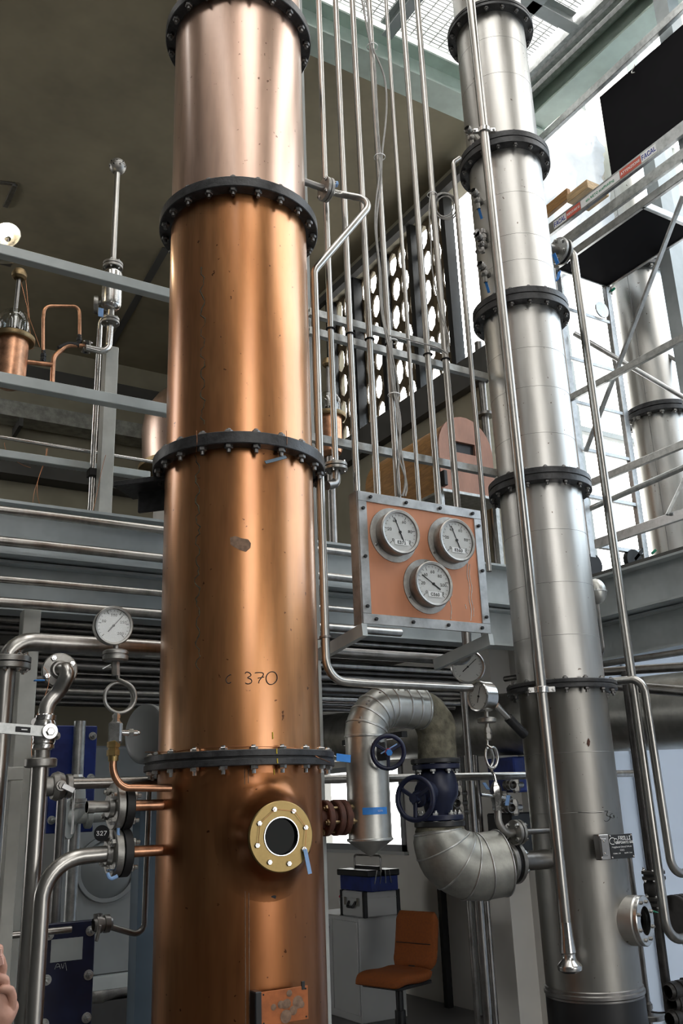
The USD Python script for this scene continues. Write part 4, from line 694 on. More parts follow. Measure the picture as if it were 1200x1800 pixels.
cc = onY(782, 362, YP - .03); kk = pxm(cc); pts = []
for q in np.linspace(0, 2 * np.pi * 4.2, 110): rr = (23 + 5 * math.sin(q * .37)) * kk; pts.append(cc + rr * math.cos(q) * RH * .82 + Z * (rr * 1.05 * math.sin(q)) + FH * (.006 * math.sin(q * 1.3)) + RH * .004 * math.sin(q * .5))
part(t, 'coil', tube(pts, .0036, 6), 'cable_grey'); part(t, 'tail', tube([onY(x, y, YP - .028) for x, y in trimesh_smooth([(757, 340), (754, 370), (757, 420), (758, 460), (768, 520), (778, 560), (788, 590), (782, 620)])], .0036, 6), 'cable_grey')
part(t, 'tie', ring(onY(759, 342, YP) - Z * .004, Z, .027, .024, .006, 20, .001), 'label_white')
# bent branch pipe from the copper column
t = thing('bent_branch_pipe', 'steel pipe from the high flange, bent forward then dropping beside the copper column', 'pipe', onY(572, 1150, 3.08))
def Q_(x, y, Yv=3.08): return onY(x, y, Yv)
xd = Q_(565, 900)[0]; f0 = V(CC[0] + .40, 3.12, zbr)
e1 = D(658, 352, 3.70)
part(t, 'pipe', tube(fillet([f0 + X * .02, f0 + X * .09, V(*(e1[:2] + (f0[:2] - e1[:2]) * 0), 0) + Z * e1[2], V(xd, 3.08, Q_(558, 478)[2]), V(xd, 3.08, Q_(572, 1196)[2]), V(onY(640, 1200, 3.08)[0], 3.08, Q_(600, 1200)[2]), V(onY(828, 1204, 3.08)[0], 3.08, Q_(600, 1200)[2])], [.05, .07, .06, .09, .02], 8), .0165, 18), 'pipe_steel')
pair(t, f0 + X * .015, X, .058, .016, .004, 4, .010, 'cast_steel', 'cast_steel'); part(t, 'tag', bar(f0 + X * .04 + Z * .04, f0 + X * .075 + Z * .045 - Y * .01, .028, .02), 'blue_pale', label='pale blue tag')
zc = Q_(574, 1122)[2]; part(t, 'clip', cat(ring((xd, 3.08, zc), Z, .024, .0155, .008, 24, .001), bar((xd, 3.09, zc), (xd - .06, 3.12, zc), .01, .008)), 'pipe_dark')
# thin pipe along the left of the steel column
t = thing('thin_pipe', 'thin vertical pipe with a hooked top close to the left of the steel column', 'pipe', onY(862, 1000, 3.16))
xa = onY(838, 760, 3.12)[0]; z0 = onY(864, 1005, 3.12)[2]; z1 = onY(800, 288, 3.12)[2]
part(t, 'pipe', pipe([(xa, 3.12, z0), (xa, 3.12, z1), (xa + .05, 3.12, z1 + .05)], .0125, .04, 14), 'pipe_steel')
zu = onY(700, 1154, 3.5)[2]; single('under_box_pipe', pipe([(1.7, 3.5, zu), (onY(822, 1150, 3.5)[0], 3.5, zu), (onY(822, 1150, 3.5)[0], 3.5, zu + .25)], .024, .05, 18), 'pipe_dark', 'dark pipe turning up behind the bottom of the gauge box', 'pipe')
# small valves on the left of the steel column
for i, (x, y, lab, tg) in enumerate(((818, 245, 'small blank stub valve beside the second flange of the steel column', 1), (822, 352, 'small stub valve with a blue handle, uppermost below the second flange', 1), (838, 432, 'small cluster of valve fittings in the middle of the upper steel column', 0), (840, 482, 'small stub valve with a blue handle just above the third flange', 1))):
    c = onY(x + 10, y, SC[1]); c[0] = SC[0] - RS + .005; t = thing('stub_valve', lab, 'valve', c - X * .1 - Z * .05)
    d = nrm(V(-.85, -.35, .25))
    part(t, 'stub', cyl(c, c + d * .085, .016, n=16), 'cast_steel'); part(t, 'body', cat(union(c + d * .075, d, .022, .04), sphere(c + d * .06 - Z * .03, .021, 2), cyl(c + d * .06 - Z * .02, c + d * .05 - Z * .075, .012)), 'pipe_dark' if i == 2 else 'cast_steel')
    if tg: part(t, 'handle', bar(c + d * .055 - Z * .06, c + d * .045 - Z * .13 + X * .012, .014, .005, d), 'blue_tape', label='blue lever')
    if i == 2: part(t, 'fittings', cat(pipe([c + d * .04 + Z * .02, c + d * .09 + Z * .04, c + d * .13 - Z * .02], .008, .02), union(c + d * .03 + Z * .05, Z, .02, .05), pipe([c + d * .05, c + d * .06 - Z * .07, c + d * .12 - Z * .12], .011, .02)), 'pipe_dark')
# gauge box
YG = 3.0
ga, gb_, gc_, gd = [onY(*p, YG) for p in ((628, 864), (842, 897), (642, 1098), (862, 1113))]
gx0_, gx1_ = (ga[0] + gc_[0]) / 2 - .008, (gb_[0] + gd[0]) / 2; gz0, gz1 = (gc_[2] + gd[2]) / 2, (ga[2] + gb_[2]) / 2
t = thing('gauge_box', 'square instrument box with a copper-coloured front and steel frame, three dials on it', 'instrument box', ((gx0_ + gx1_) / 2, YG + .09, gz0)); tgb = t
fwid = .042; GD = .06
part(t, 'front_panel', abox((gx0_ + .01, YG, gz0 + .01), (gx1_ - .01, YG + .006, gz1 - .01)), 'panel_copper')
for lo, hi in (((gx0_, YG - .006, gz0), (gx1_, YG + .002, gz0 + fwid)), ((gx0_, YG - .006, gz1 - fwid), (gx1_, YG + .002, gz1)), ((gx0_, YG - .0062, gz0 + fwid), (gx0_ + fwid, YG + .002, gz1 - fwid)), ((gx1_ - fwid, YG - .0062, gz0 + fwid), (gx1_, YG + .002, gz1 - fwid))): part(t, 'frame_strip', abox(lo, hi, .0015), 'aluminium')
part(t, 'side', abox((gx0_ - .002, YG + .002, gz0), (gx0_ + .002, YG + GD, gz1)), 'aluminium'); part(t, 'side', abox((gx1_ - .002, YG + .002, gz0), (gx1_ + .002, YG + GD, gz1)), 'aluminium')
part(t, 'top', abox((gx0_, YG + .002, gz1 - .003), (gx1_, YG + GD, gz1)), 'aluminium'); part(t, 'bottom', abox((gx0_ + .002, YG + .002, gz0 + .03), (gx1_ - .002, YG + GD, gz0 + .034)), 'grey_sheet'); part(t, 'back', abox((gx0_, YG + GD, gz0 + .03), (gx1_, YG + GD + .003, gz1)), 'grey_sheet')
for x in np.linspace(gx0_ + .06, gx1_ - .05, 4):
    for z in (gz0 + .021, gz1 - .021): part(t, 'screw', hexbolt((x, YG - .006, z), -Y, .0075, .010, 0), 'black_paint', False)
for z in np.linspace(gz0 + .07, gz1 - .075, 3):
    for x in (gx0_ + .021, gx1_ - .021): part(t, 'screw', hexbolt((x, YG - .0062, z), -Y, .0075, .010, 0), 'black_paint', False)
gl = gz1 - gz0
part(t, 'drip_mark', [tube([V(gx1_ - a_ + .004 * math.sin(z_ * 60), YG - .0006, z_) for z_ in np.linspace(gz0 + .05 + e, gz0 + f_, 16)], .0016 * rng.random(16) + .0006, 5) for a_, e, f_ in ((.205, .0, .26), (.098, .0, .36), (.125, .05, .12), (.085, .02, .3), (.19, .1, .16))], 'dial', label='pale drip marks')
for sx in (gx0_ + .004, gx1_ - .004): part(t, 'bracket_arm', extr([(-.012, -.05), (.012, -.05), (.012, 0), (-.012, 0)], (sx, YG - .005, gz0), (sx, YG + .40, gz0 - .05), Z), 'grey_beam', False)
for (px, py, sa, lab, nd, tgx, mk) in ((691, 941, 'E371', 'dial gauge tagged E371, upper left on the copper-coloured box', 112, 'E371', ('0', '20', '40', '60', '80', '100')), (790, 955, 'E360', 'dial gauge tagged E360, upper right on the copper-coloured box', 112, 'E360', ('0', '20', '40', '60', '80', '100')), (749, 1031, 'C360', 'dial gauge tagged C360, lowest on the copper-coloured box', 148, 'C360', ('0', '20', '40', '60', '80', '100', '120'))):
    c = onY(px, py, YG); c[1] = YG - .046; gauge('dial_gauge', lab, c, -Y, .096, .046, nd, 'cast_steel', None, X, mk, .117, tgx)
# insulated pipe, valves and nozzle between the columns
YI = 3.18
def I_(x, y, d=0.): return onY(x, y, YI + d)
ki = pxm(I_(680, 1300)); R1 = 36 * ki
xv = I_(646, 1380)[0]; ztop = I_(690, 1243)[2]; xh = I_(772, 1290, .0)[0]; zbt = I_(650, 1478)[2]
t = thing('insulated_pipe', 'fat aluminium-clad insulated pipe bend with a cone end and blue tape', 'insulated pipe', (xv, YI, zbt))
P = fillet([V(xv, YI, zbt), V(xv, YI, ztop), V(xh - .075, YI + .02, ztop)], R1 * 1.45, 12)
part(t, 'cladding', tube(P, R1, 40), 'cladding')
sd = np.array(P); seg = np.r_[0, np.cumsum(np.linalg.norm(np.diff(sd, axis=0), axis=1))]
def at_s(q): return np.array([np.interp(q, seg, sd[:, i]) for i in range(3)])
for q in list(np.linspace(seg[1], seg[-2], 6)) + [seg[-1] * .86, seg[-1] * .93, seg[-1]]:
    tt = nrm(at_s(q + .004) - at_s(q - .004)) if q < seg[-1] else X
    part(t, 'seam_bead', lathe([(R1 - .002, -.006), (R1 + .003, -.004), (R1 + .004, 0), (R1 + .003, .004), (R1 - .002, .006)], at_s(q), tt, 48), 'galvanised')
part(t, 'seam', tube([V(xv + R1 * math.cos(-.6), YI + R1 * math.sin(-.6), z) for z in np.linspace(zbt, ztop - .2, 8)], .003, 6), 'galvanised')
part(t, 'cone_end', lathe([(R1 + .004, .006), (R1 + .004, 0), (.0, -.06)], (xv, YI, zbt), Z, 48), 'cladding')
part(t, 'end_bead', ring((xv, YI, zbt), Z, R1 + .007, R1 - .002, .01, 48, .002), 'galvanised')
for k in range(5):
    q = at_s(seg[1] + .04 + k * .055); tt = nrm(at_s(seg[1] + .045 + k * .055) - at_s(seg[1] + .035 + k * .055)); n_ = nrm(np.cross(tt, Y) * 1. - Y * .75)
    part(t, 'rivet', [lathe([(.006, 0), (.004, .004), (0, .004)], q + n_ * R1 * .99 + tt * e, n_, 10) for e in (-.009, .009)], 'pipe_dark', kind='stuff')
zt_ = I_(640, 1426)[2]; part(t, 'blue_tape', lathe([(R1 + .0012, -.012), (R1 + .0012, .012)], (xv, YI, zt_), Z, 72)[0:0] or None if False else cat(*[box(V(xv, YI, zt_) + (R1 + .001) * V(math.cos(a), math.sin(a), 0), V(-math.sin(a), math.cos(a), 0), Z, V(math.cos(a), math.sin(a), 0), (.0065, .013, .0008)) for a in np.linspace(-2.35, -1.25, 12)]), 'blue_tape', label='strip of blue tape')
part(t, 'tape_text', text('C370', .006, V(xv, YI, zt_) + (R1 + .003) * V(math.cos(-1.6), math.sin(-1.6), 0), V(1, 0, 0), Z), 'label_white', False)
t = thing('wool_elbow', 'bare mossy insulation wool elbow above the blue valve', 'insulated pipe', I_(768, 1340))
Pw = fillet([V(xh - .085, YI + .03, ztop), V(xh + .02, YI + .04, ztop - .01), V(xh + .012, YI + .04, I_(768, 1338)[2])], .13, 9)
wv, wf = tube(Pw, R1 * .98, 56); wv = np.asarray(wv); wv = wv + (meshkit.fbm(wv * 22, 4, 3)[:, None] - .5) * .035 * nrm(V(.3, -.8, .1)); part(t, 'wool', (wv, wf), 'wool', 70)
zv0, zv1 = I_(768, 1448, .04)[2], I_(768, 1340, .04)[2]; yv_c = YI + .04; vc = V(xh, yv_c, (zv0 + zv1) / 2); h = zv1 - zv0
t = thing('blue_valve', 'dark blue flanged globe valve with a handwheel on its left', 'valve', V(xh, yv_c, zv0))
part(t, 'body', lathe([(.05, 0), (.055, .03), (.062, h * .3), (.085, h * .45), (.088, h * .6), (.078, h * .8), (.06, h * .9), (.06, h)], (xh, yv_c, zv0), Z, 36), 'blue_dark')
for z in (zv0 + .012, zv1 - .03):
    part(t, 'flange', ring((xh, yv_c, z), Z, .100, .03, .022, 44, .003), 'blue_dark'); 
    part(t, 'bolt_ring', [hexbolt((xh + .085 * math.cos(a), yv_c + .085 * math.sin(a), z + e), Z * sg_, .012, .010, .008, .006) for a in np.linspace(0, 2 * np.pi, 9)[:-1] for e, sg_ in ((.022, 1), (0, -1))], 'galvanised', False, kind='stuff')
part(t, 'mating_flange', ring((xh, yv_c, zv1 - .006), Z, .105, .03, .02, 44, .003), 'black_paint'); part(t, 'mating_flange', ring((xh, yv_c, zv0 - .012), Z, .105, .03, .022, 44, .003), 'black_paint')
wa = nrm(-X * .8 - Y * .35 + Z * .05); wc = I_(734, 1404)
part(t, 'bonnet', cat(cyl(vc, vc + wa * .12, .055, .04), cyl(vc + wa * .1, wc + wa * .02, .016), lathe([(.02, 0), (.034, .008), (.034, .02), (.02, .028)], wc - wa * .02, wa, 20)), 'blue_dark')
def wheel(t, c, ax, R, r, ns, m, mh):
    s, u, a = frame(ax); part(t, 'wheel_rim', tube(arc(c, s, u, R, 0, 2 * np.pi, 49)[:-1], r, 12, closed=True), m)
    for k in range(ns): an = .5 + 2 * np.pi * k / ns; d = math.cos(an) * s + math.sin(an) * u; part(t, 'spoke', bar(np.asarray(c), c + d * R, r * 1.5, r * 1.1, a), m)
    part(t, 'wheel_hub', cyl(c - a * .012, c + a * .018, R * .22, n=20), mh)
wheel(t, wc + wa * .02, wa, .083, .0105, 3, 'blue_dark', 'blue_dark')
t = thing('blue_handwheel_valve', 'blue handwheel on a black bracket in front of the fat insulated pipe', 'valve', I_(682, 1360))
hc_ = onY(682, 1322, YI - R1 - .06); ha = nrm(CAM - hc_ + RH * .45 - Z * .2)
wheel(t, hc_, ha, 28 * pxm(hc_), .0085, 3, 'blue_dark', 'red_paint'); part(t, 'hub_cap', cyl(hc_ + ha * .018, hc_ + ha * .04, .013, n=6), 'blue_tape'); part(t, 'stem', cyl(hc_, hc_ - ha * .13, .011), 'blue_paint')
part(t, 'bracket', cat(box(I_(640, 1325) - Y * (R1 * .72), X, Z, Y, (.018, .05, .02), .004), bar(I_(640, 1325) - Y * R1 * .6, hc_ - ha * .07, .05, .07), hexbolt(I_(645, 1311) - Y * (R1 * .72 + .02), -Y, .012, .01, 0)), 'black_paint')
part(t, 'cable_tie', bar(hc_ + ha * .01 - RH * .03 - Z * .005, hc_ + ha * .012 + RH * .035 + Z * .03, .005, .003, ha), 'blue_pale')
# lower clad elbow and steel column inlet
t = thing('clad_elbow', 'large segmented aluminium-clad elbow below the blue valve', 'insulated pipe', I_(815, 1575)); zn2 = I_(900, 1514)[2]; xe_ = I_(868, 1512)[0]
Rb = .130
Pb = np.array(fillet([V(xh - .01, yv_c, zv0 - .02), V(xh + .0, yv_c - .01, zn2 - .025), V(xe_, YI - .035, zn2)], .19, 14)); mb = len(Pb)
part(t, 'cladding', tube(Pb, np.interp(np.arange(mb), [0, 2, 6, mb - 1], [Rb * .70, Rb * .85, Rb * 1.0, Rb]), 44), 'cladding_dull')
for k in (1, 4, 8, 11, mb - 2, mb - 1):
    k = min(k, mb - 1); tt = nrm(Pb[min(k + 1, mb - 1)] - Pb[k - 1]); rb_ = np.interp(k, [0, 2, 6, mb - 1], [Rb * .70, Rb * .85, Rb, Rb]); part(t, 'seam_bead', ring(Pb[k], tt, rb_ + .004, rb_ - .01, .007, 48, .002), 'galvanised')
part(t, 'wool_collar', lathe([(Rb * .72, 0), (Rb * .8, .01), (Rb * .74, .03)], (xh, yv_c, zv0 - .04), Z, 40), 'wool')
xn = SC[0] - RS; t = thing('inlet_flanges', 'bolted steel flange pair joining the clad elbow to the steel column', 'flange', V(xe_ + .03, YI - .03, zn2 - .09))
pair(t, (xe_ + .055, YI - .03, zn2), X, .088, .02, .022, 6, .013, 'cast_steel', 'cast_steel', 'black_paint'); part(t, 'nozzle', cyl((xe_ + .06, YI - .03, zn2), (xn + .02, YI - .03, zn2), .04, n=28), 'pipe_dark'); part(t, 'mating_ring', lathe([(.045, 0), (.066, 0), (.066, .03), (.045, .03)], (xe_ - .0, YI - .03, zn2), X, 32), 'cladding_dull')
# copper column right outlet with rust brown flanges
zr = onY(595, 1437, 3.2)[2]; t = thing('rusty_flanges', 'rust brown bolted flange pair between the copper column and the insulated pipe', 'flange', V(CC[0] + RC + .1, 3.2, zr - .07)); xm = (CC[0] + RC + xv - R1) / 2 + .01
for i, dx in enumerate((-.048, 0, .03)): part(t, 'flange', lathe([(0, 0), (.062, 0), (.066, .004), (.066, .022), (.062, .026), (0, .026)], (xm + dx, 3.2, zr), X, 40), 'rust')
part(t, 'neck', cyl((CC[0] + RC - .02, 3.2, zr), (xv - R1 + .02, 3.2, zr), .042, n=28), 'rust')
for kk in range(6): an = kk * math.pi / 3 + .3; q = V(xm, 3.2 + .052 * math.cos(an), zr + .052 * math.sin(an)); part(t, 'bolt', cat(hexbolt(q - X * .045, -X, .012, .011, .006, .006), hexbolt(q + X * .056, X, .012, .011, .012, .006), cyl(q - X * .05, q + X * .06, .006, n=6)), 'brass_dark', False)
t = thing('blue_tag', 'blue paper tag sticking out right of the fourth copper column flange', 'tag', onY(605, 1333, 3.0)); part(t, 'tag', bar(onY(591, 1331, 3.0), onY(616, 1334, 3.0), .028, .002, Y * -1 + Z * .1), 'blue_tape'); part(t, 'tie', tube([onY(582, 1326, 3.02), onY(592, 1331, 3.0)], .002, 5), 'label_white')
# second gauge with its siphon and needle valve at the steel column
g2 = onY(842, 1224, 3.07); k = pxm(g2)
t, c, f, s, u = gauge('side_pressure_gauge', 'steel pressure gauge seen from its side in front of the steel column', g2, nrm(nrm(CAM - g2) * V(1, 1, 0) * .62 - RH * .78), 27 * k, .055, 70, 'bright_steel')
y2 = g2[1] + .02
def H_(x, y): return onY(x, y, y2)
xg = H_(855, 1262)[0]
part(t, 'stem', cat(cyl((xg, y2, H_(855, 1290)[2]), (xg, y2, g2[2] - .04), .010), lathe([(.01, -.014), (.034, -.012), (.04, -.008), (.04, .006), (.034, .010), (.012, .014)], (xg, y2, H_(855, 1266)[2]), Z, 32), union((xg, y2, H_(855, 1290)[2]), Z, .017, .04, n=6)), 'cast_steel')
lc2 = H_(864, 1332); part(t, 'siphon', tube([H_(856, 1296), H_(856, 1310)] + [lc2 + .042 * (.62 * math.sin(q) * X + math.cos(q) * Z) + Y * .014 * (q - 3.) / 3 for q in np.linspace(-.35, 2 * np.pi + 2.8, 36)] + [H_(868, 1362), H_(871, 1374)], .0066, 10), 'bright_steel')
part(t, 'needle_valve', cat(lathe([(.012, -.05), (.02, -.045), (.022, -.01), (.024, .0), (.024, .03), (.016, .045), (.008, .055)], H_(872, 1398), Z, 6), cyl(H_(874, 1400), H_(845, 1397), .007), cyl(H_(872, 1400), H_(886, 1404), .012), union(H_(874, 1416), Z, .022, .035, n=6)), 'bright_steel')
fz = H_(908, 1463); part(t, 'elbow', pipe([H_(874, 1420), H_(876, 1448), H_(890, 1466), fz], .0155, .06, 16), 'cast_steel')
pair(t, fz, X, .05, .015, .006, 4, .010, 'cast_steel', 'cast_steel'); xs2 = math.sqrt(max(RS ** 2 - (fz[1] - SC[1]) ** 2, 0)); part(t, 'nozzle', cat(cyl(fz, V(SC[0] - xs2 + .02, fz[1], fz[2]), .012), cyl(V(SC[0] - xs2 - .012, fz[1], fz[2]), V(SC[0] - xs2 + .01, fz[1], fz[2]), .017)), 'pipe_dark')
gq = onY(822, 1172, 4.2); gauge('round_dial', 'large pale round dial half hidden behind the side-on pressure gauge', gq, nrm(CAM - gq), 30 * pxm(gq), .05, 40, 'bright_steel'); single('dial_stand', cyl((gq[0], gq[1] + .06, 0), (gq[0], gq[1] + .06, gq[2] - .05), .02), 'pipe_dark', 'dark stand pipe holding the large pale round dial', 'pipe')
t = thing('cylinder_strut', 'slanted shiny rod between the side-on gauge and the steel column', 'rod', onY(905, 1270, 3.0)); part(t, 'rod', cyl(onY(872, 1240, 3.1), onY(918, 1287, 3.1), .015), 'bright_steel'); part(t, 'sleeve', cyl(onY(893, 1262, 3.1), onY(922, 1292, 3.1), .021), 'black_paint')
# long horizontal pipe at eye level and the big duct
a, b = onY(565, 1370, 3.5), onY(1122, 1359.5, 3.5); z = (a[2] + b[2]) / 2
single('eye_level_pipe', cyl((1.6, 3.5, z), (b[0], 3.5, z), .0175), 'pipe_steel', 'long horizontal pipe at eye level behind both columns and the fat insulated pipe', 'pipe')
single('gallery_beam', extr(ibeam(.16, .27, .012, .016), (5.1, 5.05, bz - .58), (5.1, -2, bz - .58)), 'grey_beam', 'second darker grey beam under the deep gallery beam at the right', 'beam', False)
a, b = onX(850, 1276, 4.75), onX(1155, 1252, 4.75); a2, b2 = a + (a - b) * 2.4, b + (b - a) * 1.
single('large_duct', lathe([(.0, 0), (.23, 0), (.23, np.linalg.norm(a2 - b2)), (0, np.linalg.norm(a2 - b2))], b2, a2 - b2, 48), 'cladding', 'very large dull clad duct passing behind the steel column at waist height', 'duct')
for i, (pa, pb, Xv, r) in enumerate((((1075, 1180), (1200, 1172), 4.35, .026), ((1080, 1205), (1200, 1215), 4.2, .03), ((1010, 1175), (1200, 1146), 4.9, .022))):
    a, b = onX(*pa, Xv), onX(*pb, Xv); single('gallery_pipe', cyl(a + (a - b) * .8, b + (b - a) * 1.5, r), 'pipe_dark', ('upper dark pipe under the gallery beam at the right', 'lowest dark pipe under the gallery beam at the right', 'thin dark pipe tight under the gallery beam at the right')[i], 'pipe')

# ================================================================ MIDDLE BACKGROUND on the mezzanine: wooden arched chest
fa, fb = onY(772, 800, 5.55), onY(871, 862, 5.55); wz0_, wz1_ = onY(815, 868, 5.55)[2], onY(824, 736, 5.55)[2]
hw = (fb[0] - fa[0]) / 2; xc = (fa[0] + fb[0]) / 2
t = thing('wooden_chest', 'arched wooden box with a coppery front and dark slot, behind the vertical pipes', 'box', V(xc, 5.8, wz0_))
arch = [(-hw, 0), (hw, 0), (hw, (wz1_ - wz0_) * .55)] + [(hw * math.cos(a), (wz1_ - wz0_) * .55 + (wz1_ - wz0_) * .45 * math.sin(a)) for a in np.linspace(.12, math.pi - .12, 14)] + [(-hw, (wz1_ - wz0_) * .55)]
slot = affinity.translate(Polygon([(-.11, 0), (.11, 0), (.11, .10), (-.11, .10)]), 0.01, (wz1_ - wz0_) * .52)
part(t, 'front_board', extr(Polygon(arch).difference(slot), V(xc, 5.55, wz0_), V(xc, 5.58, wz0_), Z), 'pink_wood', False)
part(t, 'body', extr(Polygon(arch).buffer(-.012), V(xc, 5.60, wz0_), V(xc, 6.7, wz0_), Z), 'wood', 30)
part(t, 'slot_back', abox((xc - .12, 5.582, wz0_ + (wz1_ - wz0_) * .50), (xc + .14, 5.597, wz0_ + (wz1_ - wz0_) * .80)), 'black_paint'); part(t, 'hinge', cat(abox((xc - hw - .005, 5.50, wz0_ + .03), (xc - hw + .03, 5.56, wz0_ + .16), .004)), 'black_paint')
t = thing('chest_trolley', 'steel trolley frame under the arched wooden box', 'trolley', V(xc, 6.0, ZM)); part(t, 'top_plate', abox((xc - hw * 1.1, 5.5, wz0_ - .03), (xc + hw * 1.2, 6.7, wz0_ - .002), .004), 'galvanised')
for sx in (-1, 1):
    for yy_ in (5.55, 6.6): part(t, 'leg', abox((xc + sx * hw - .02, yy_, ZM), (xc + sx * hw + .02, yy_ + .04, wz0_ - .03)), 'galvanised')
q = onY(850, 640, 5.9); t = thing('dark_stand_pipe', 'dark pipe with a flange collar behind the arched wooden box', 'pipe', V(q[0], 5.95, ZM)); part(t, 'pipe', cyl((q[0], 5.95, ZM), (q[0], 5.95, q[2] + .25), .035), 'pipe_dark'); zf_ = onY(850, 732, 5.95)[2]; part(t, 'collar', ring((q[0], 5.95, zf_), Z, .085, .03, .03, 32), 'pipe_dark')

# ================================================================ LOWER MIDDLE: cabinet, boxes, chair by the wall
fl0, fl1 = onZ(575, 1790, 0), onZ(655, 1798, 0); cx0 = (fl0[0] + fl1[0]) / 2; ctop = onX(640, 1616, cx0)[2]
cy0 = fl1[1]; cy1 = cy0 + .82
t = thing('metal_cabinet', 'low grey metal cabinet with a lockable door against the white wall', 'cabinet', V(cx0 + .3, (cy0 + cy1) / 2, 0))
part(t, 'body', abox((cx0, cy0, 0), (cx0 + .44, cy1, ctop), .006), 'cabinet_grey')
for i, (a, b) in enumerate(((cy0 + .012, (cy0 + cy1) / 2 - .004), ((cy0 + cy1) / 2 + .004, cy1 - .012))):
    d = part(t, 'door', abox((cx0 - .016, a, .06), (cx0 - .001, b, ctop - .03), .003), 'cabinet_grey')
    if i == 1: part(d, 'lock', cyl((cx0 - .016, a + .05, ctop - .1), (cx0 - .03, a + .05, ctop - .1), .012), 'bright_steel'); part(d, 'key_tab', abox((cx0 - .034, a + .044, ctop - .15), (cx0 - .03, a + .056, ctop - .10)), 'bright_steel')
c0 = onX(573, 1602, cx0 + .03); c1 = onX(643, 1612, cx0 + .03); ah = onX(640, 1566, cx0 + .03)[2] - ctop
ay0 = onX(641, 1612, cx0 + .03)[1]; ay1 = onX(600, 1608, cx0 + .03)[1]; ahh = .20
t = thing('flight_case', 'aluminium tool case with black corners and handle, on the metal cabinet', 'case', V(cx0 + .2, (ay0 + ay1) / 2, ctop))
part(t, 'body', abox((cx0 + .03, ay0, ctop + .001), (cx0 + .38, ay1, ctop + ahh), .01), 'cabinet_grey')
for y_ in (ay0 + .008, ay1 - .008): part(t, 'corner', abox((cx0 + .022, y_ - .015, ctop + .001), (cx0 + .06, y_ + .015, ctop + ahh + .004), .004), 'black_paint')
part(t, 'corner', abox((cx0 + .35, ay0 - .006, ctop + .002), (cx0 + .388, ay0 + .02, ctop + ahh + .004), .004), 'black_paint')
ym = (ay0 + ay1) / 2; part(t, 'handle', pipe([(cx0 + .03, ym - .05, ctop + .12), (cx0 + .0, ym - .045, ctop + .08), (cx0 + .0, ym + .045, ctop + .08), (cx0 + .03, ym + .05, ctop + .12)], .01, .015), 'black_paint')
for y_ in (ym - .10, ym + .10): part(t, 'latch', abox((cx0 + .018, y_ - .018, ctop + .09), (cx0 + .03, y_ + .018, ctop + .15), .002), 'bright_steel')
part(t, 'lid_line', abox((cx0 + .026, ay0 - .003, ctop + .145), (cx0 + .38, ay1 - .0, ctop + .150)), 'galvanised')
bz0 = ctop + ahh + .004; bz1 = onX(640, 1540, cx0 + .05)[2]; by0 = onX(652, 1560, cx0 + .05)[1]; by1 = onX(598, 1560, cx0 + .05)[1]
t = thing('tool_box', 'blue cantilever tool box with black lid and tall handle, on the aluminium case', 'toolbox', V(cx0 + .25, (by0 + by1) / 2, bz0)); bh = .115
part(t, 'tray', abox((cx0 + .05, by0, bz0), (cx0 + .32, by1, bz0 + bh), .004), 'blue_paint'); part(t, 'lid', abox((cx0 + .03, by0 + .02, bz0 + bh), (cx0 + .17, by1 + .02, bz0 + bh + .05), .006), 'black_paint'); part(t, 'lid', abox((cx0 + .19, by0 - .01, bz0 + bh), (cx0 + .335, by1, bz0 + bh + .05), .006), 'black_paint')
for k in range(4): part(t, 'lever', bar(V(cx0 + .08 + .055 * k, by0 - .008, bz0 + .06), V(cx0 + .11 + .04 * k, by0 - .008, bz0 + bh + .05), .004, .014, Y), 'galvanised')
ym = (by0 + by1) / 2; part(t, 'handle', pipe([(cx0 + .18, by0 + .04, bz0 + bh + .03), (cx0 + .18, by0 + .04, bz0 + bh + .16), (cx0 + .18, by1 - .04, bz0 + bh + .16), (cx0 + .18, by1 - .04, bz0 + bh + .03)], .009, .03), 'pipe_dark'); part(t, 'hinge_bar', abox((cx0 + .165, by0 + .06, bz0 + bh + .03), (cx0 + .2, by1 - .06, bz0 + bh + .075)), 'black_paint')
q = onX(585, 1580, cx0 + .12); mr, mrf = sphere((0, 0, 0), .075, 3); mr = np.asarray(mr) * (1, 1.2, .6) * (1 + .35 * (meshkit.fbm(np.asarray(mr) * 30, 3)[:, None] - .5)) + V(cx0 + .16, ay1 + .09, ctop + .135)
t = thing('wash_bag', 'bright pink cloth bundle in a white tub on the cabinet', 'bag', V(cx0 + .16, ay1 + .09, ctop)); part(t, 'tub', lathe([(0, 0), (.07, 0), (.085, .10), (.08, .10), (.068, .01)], V(cx0 + .16, ay1 + .09, ctop + .001), Z, 28), 'label_white'); part(t, 'cloth', (mr, mrf), 'pink_cloth', True)
t = thing('cardboard_box', 'tan cardboard box with a pale hat on top, beside the blue tool box', 'box', V(cx0 + .35, ay1 + .09, ctop)); part(t, 'box', abox((cx0 + .27, ay1 + .015, ctop + .001), (cx0 + .5, ay1 + .2, ctop + .26), .004), 'wood_pale')
single('white_hat', lathe([(.0, .055), (.05, .05), (.07, .02), (.075, .004), (.12, 0), (.11, -.004), (.0, -.002)], V(cx0 + .38, ay1 + .10, ctop + .266), Z, 32), 'label_white', 'pale brimmed hat lying on the tan cardboard box', 'hat')
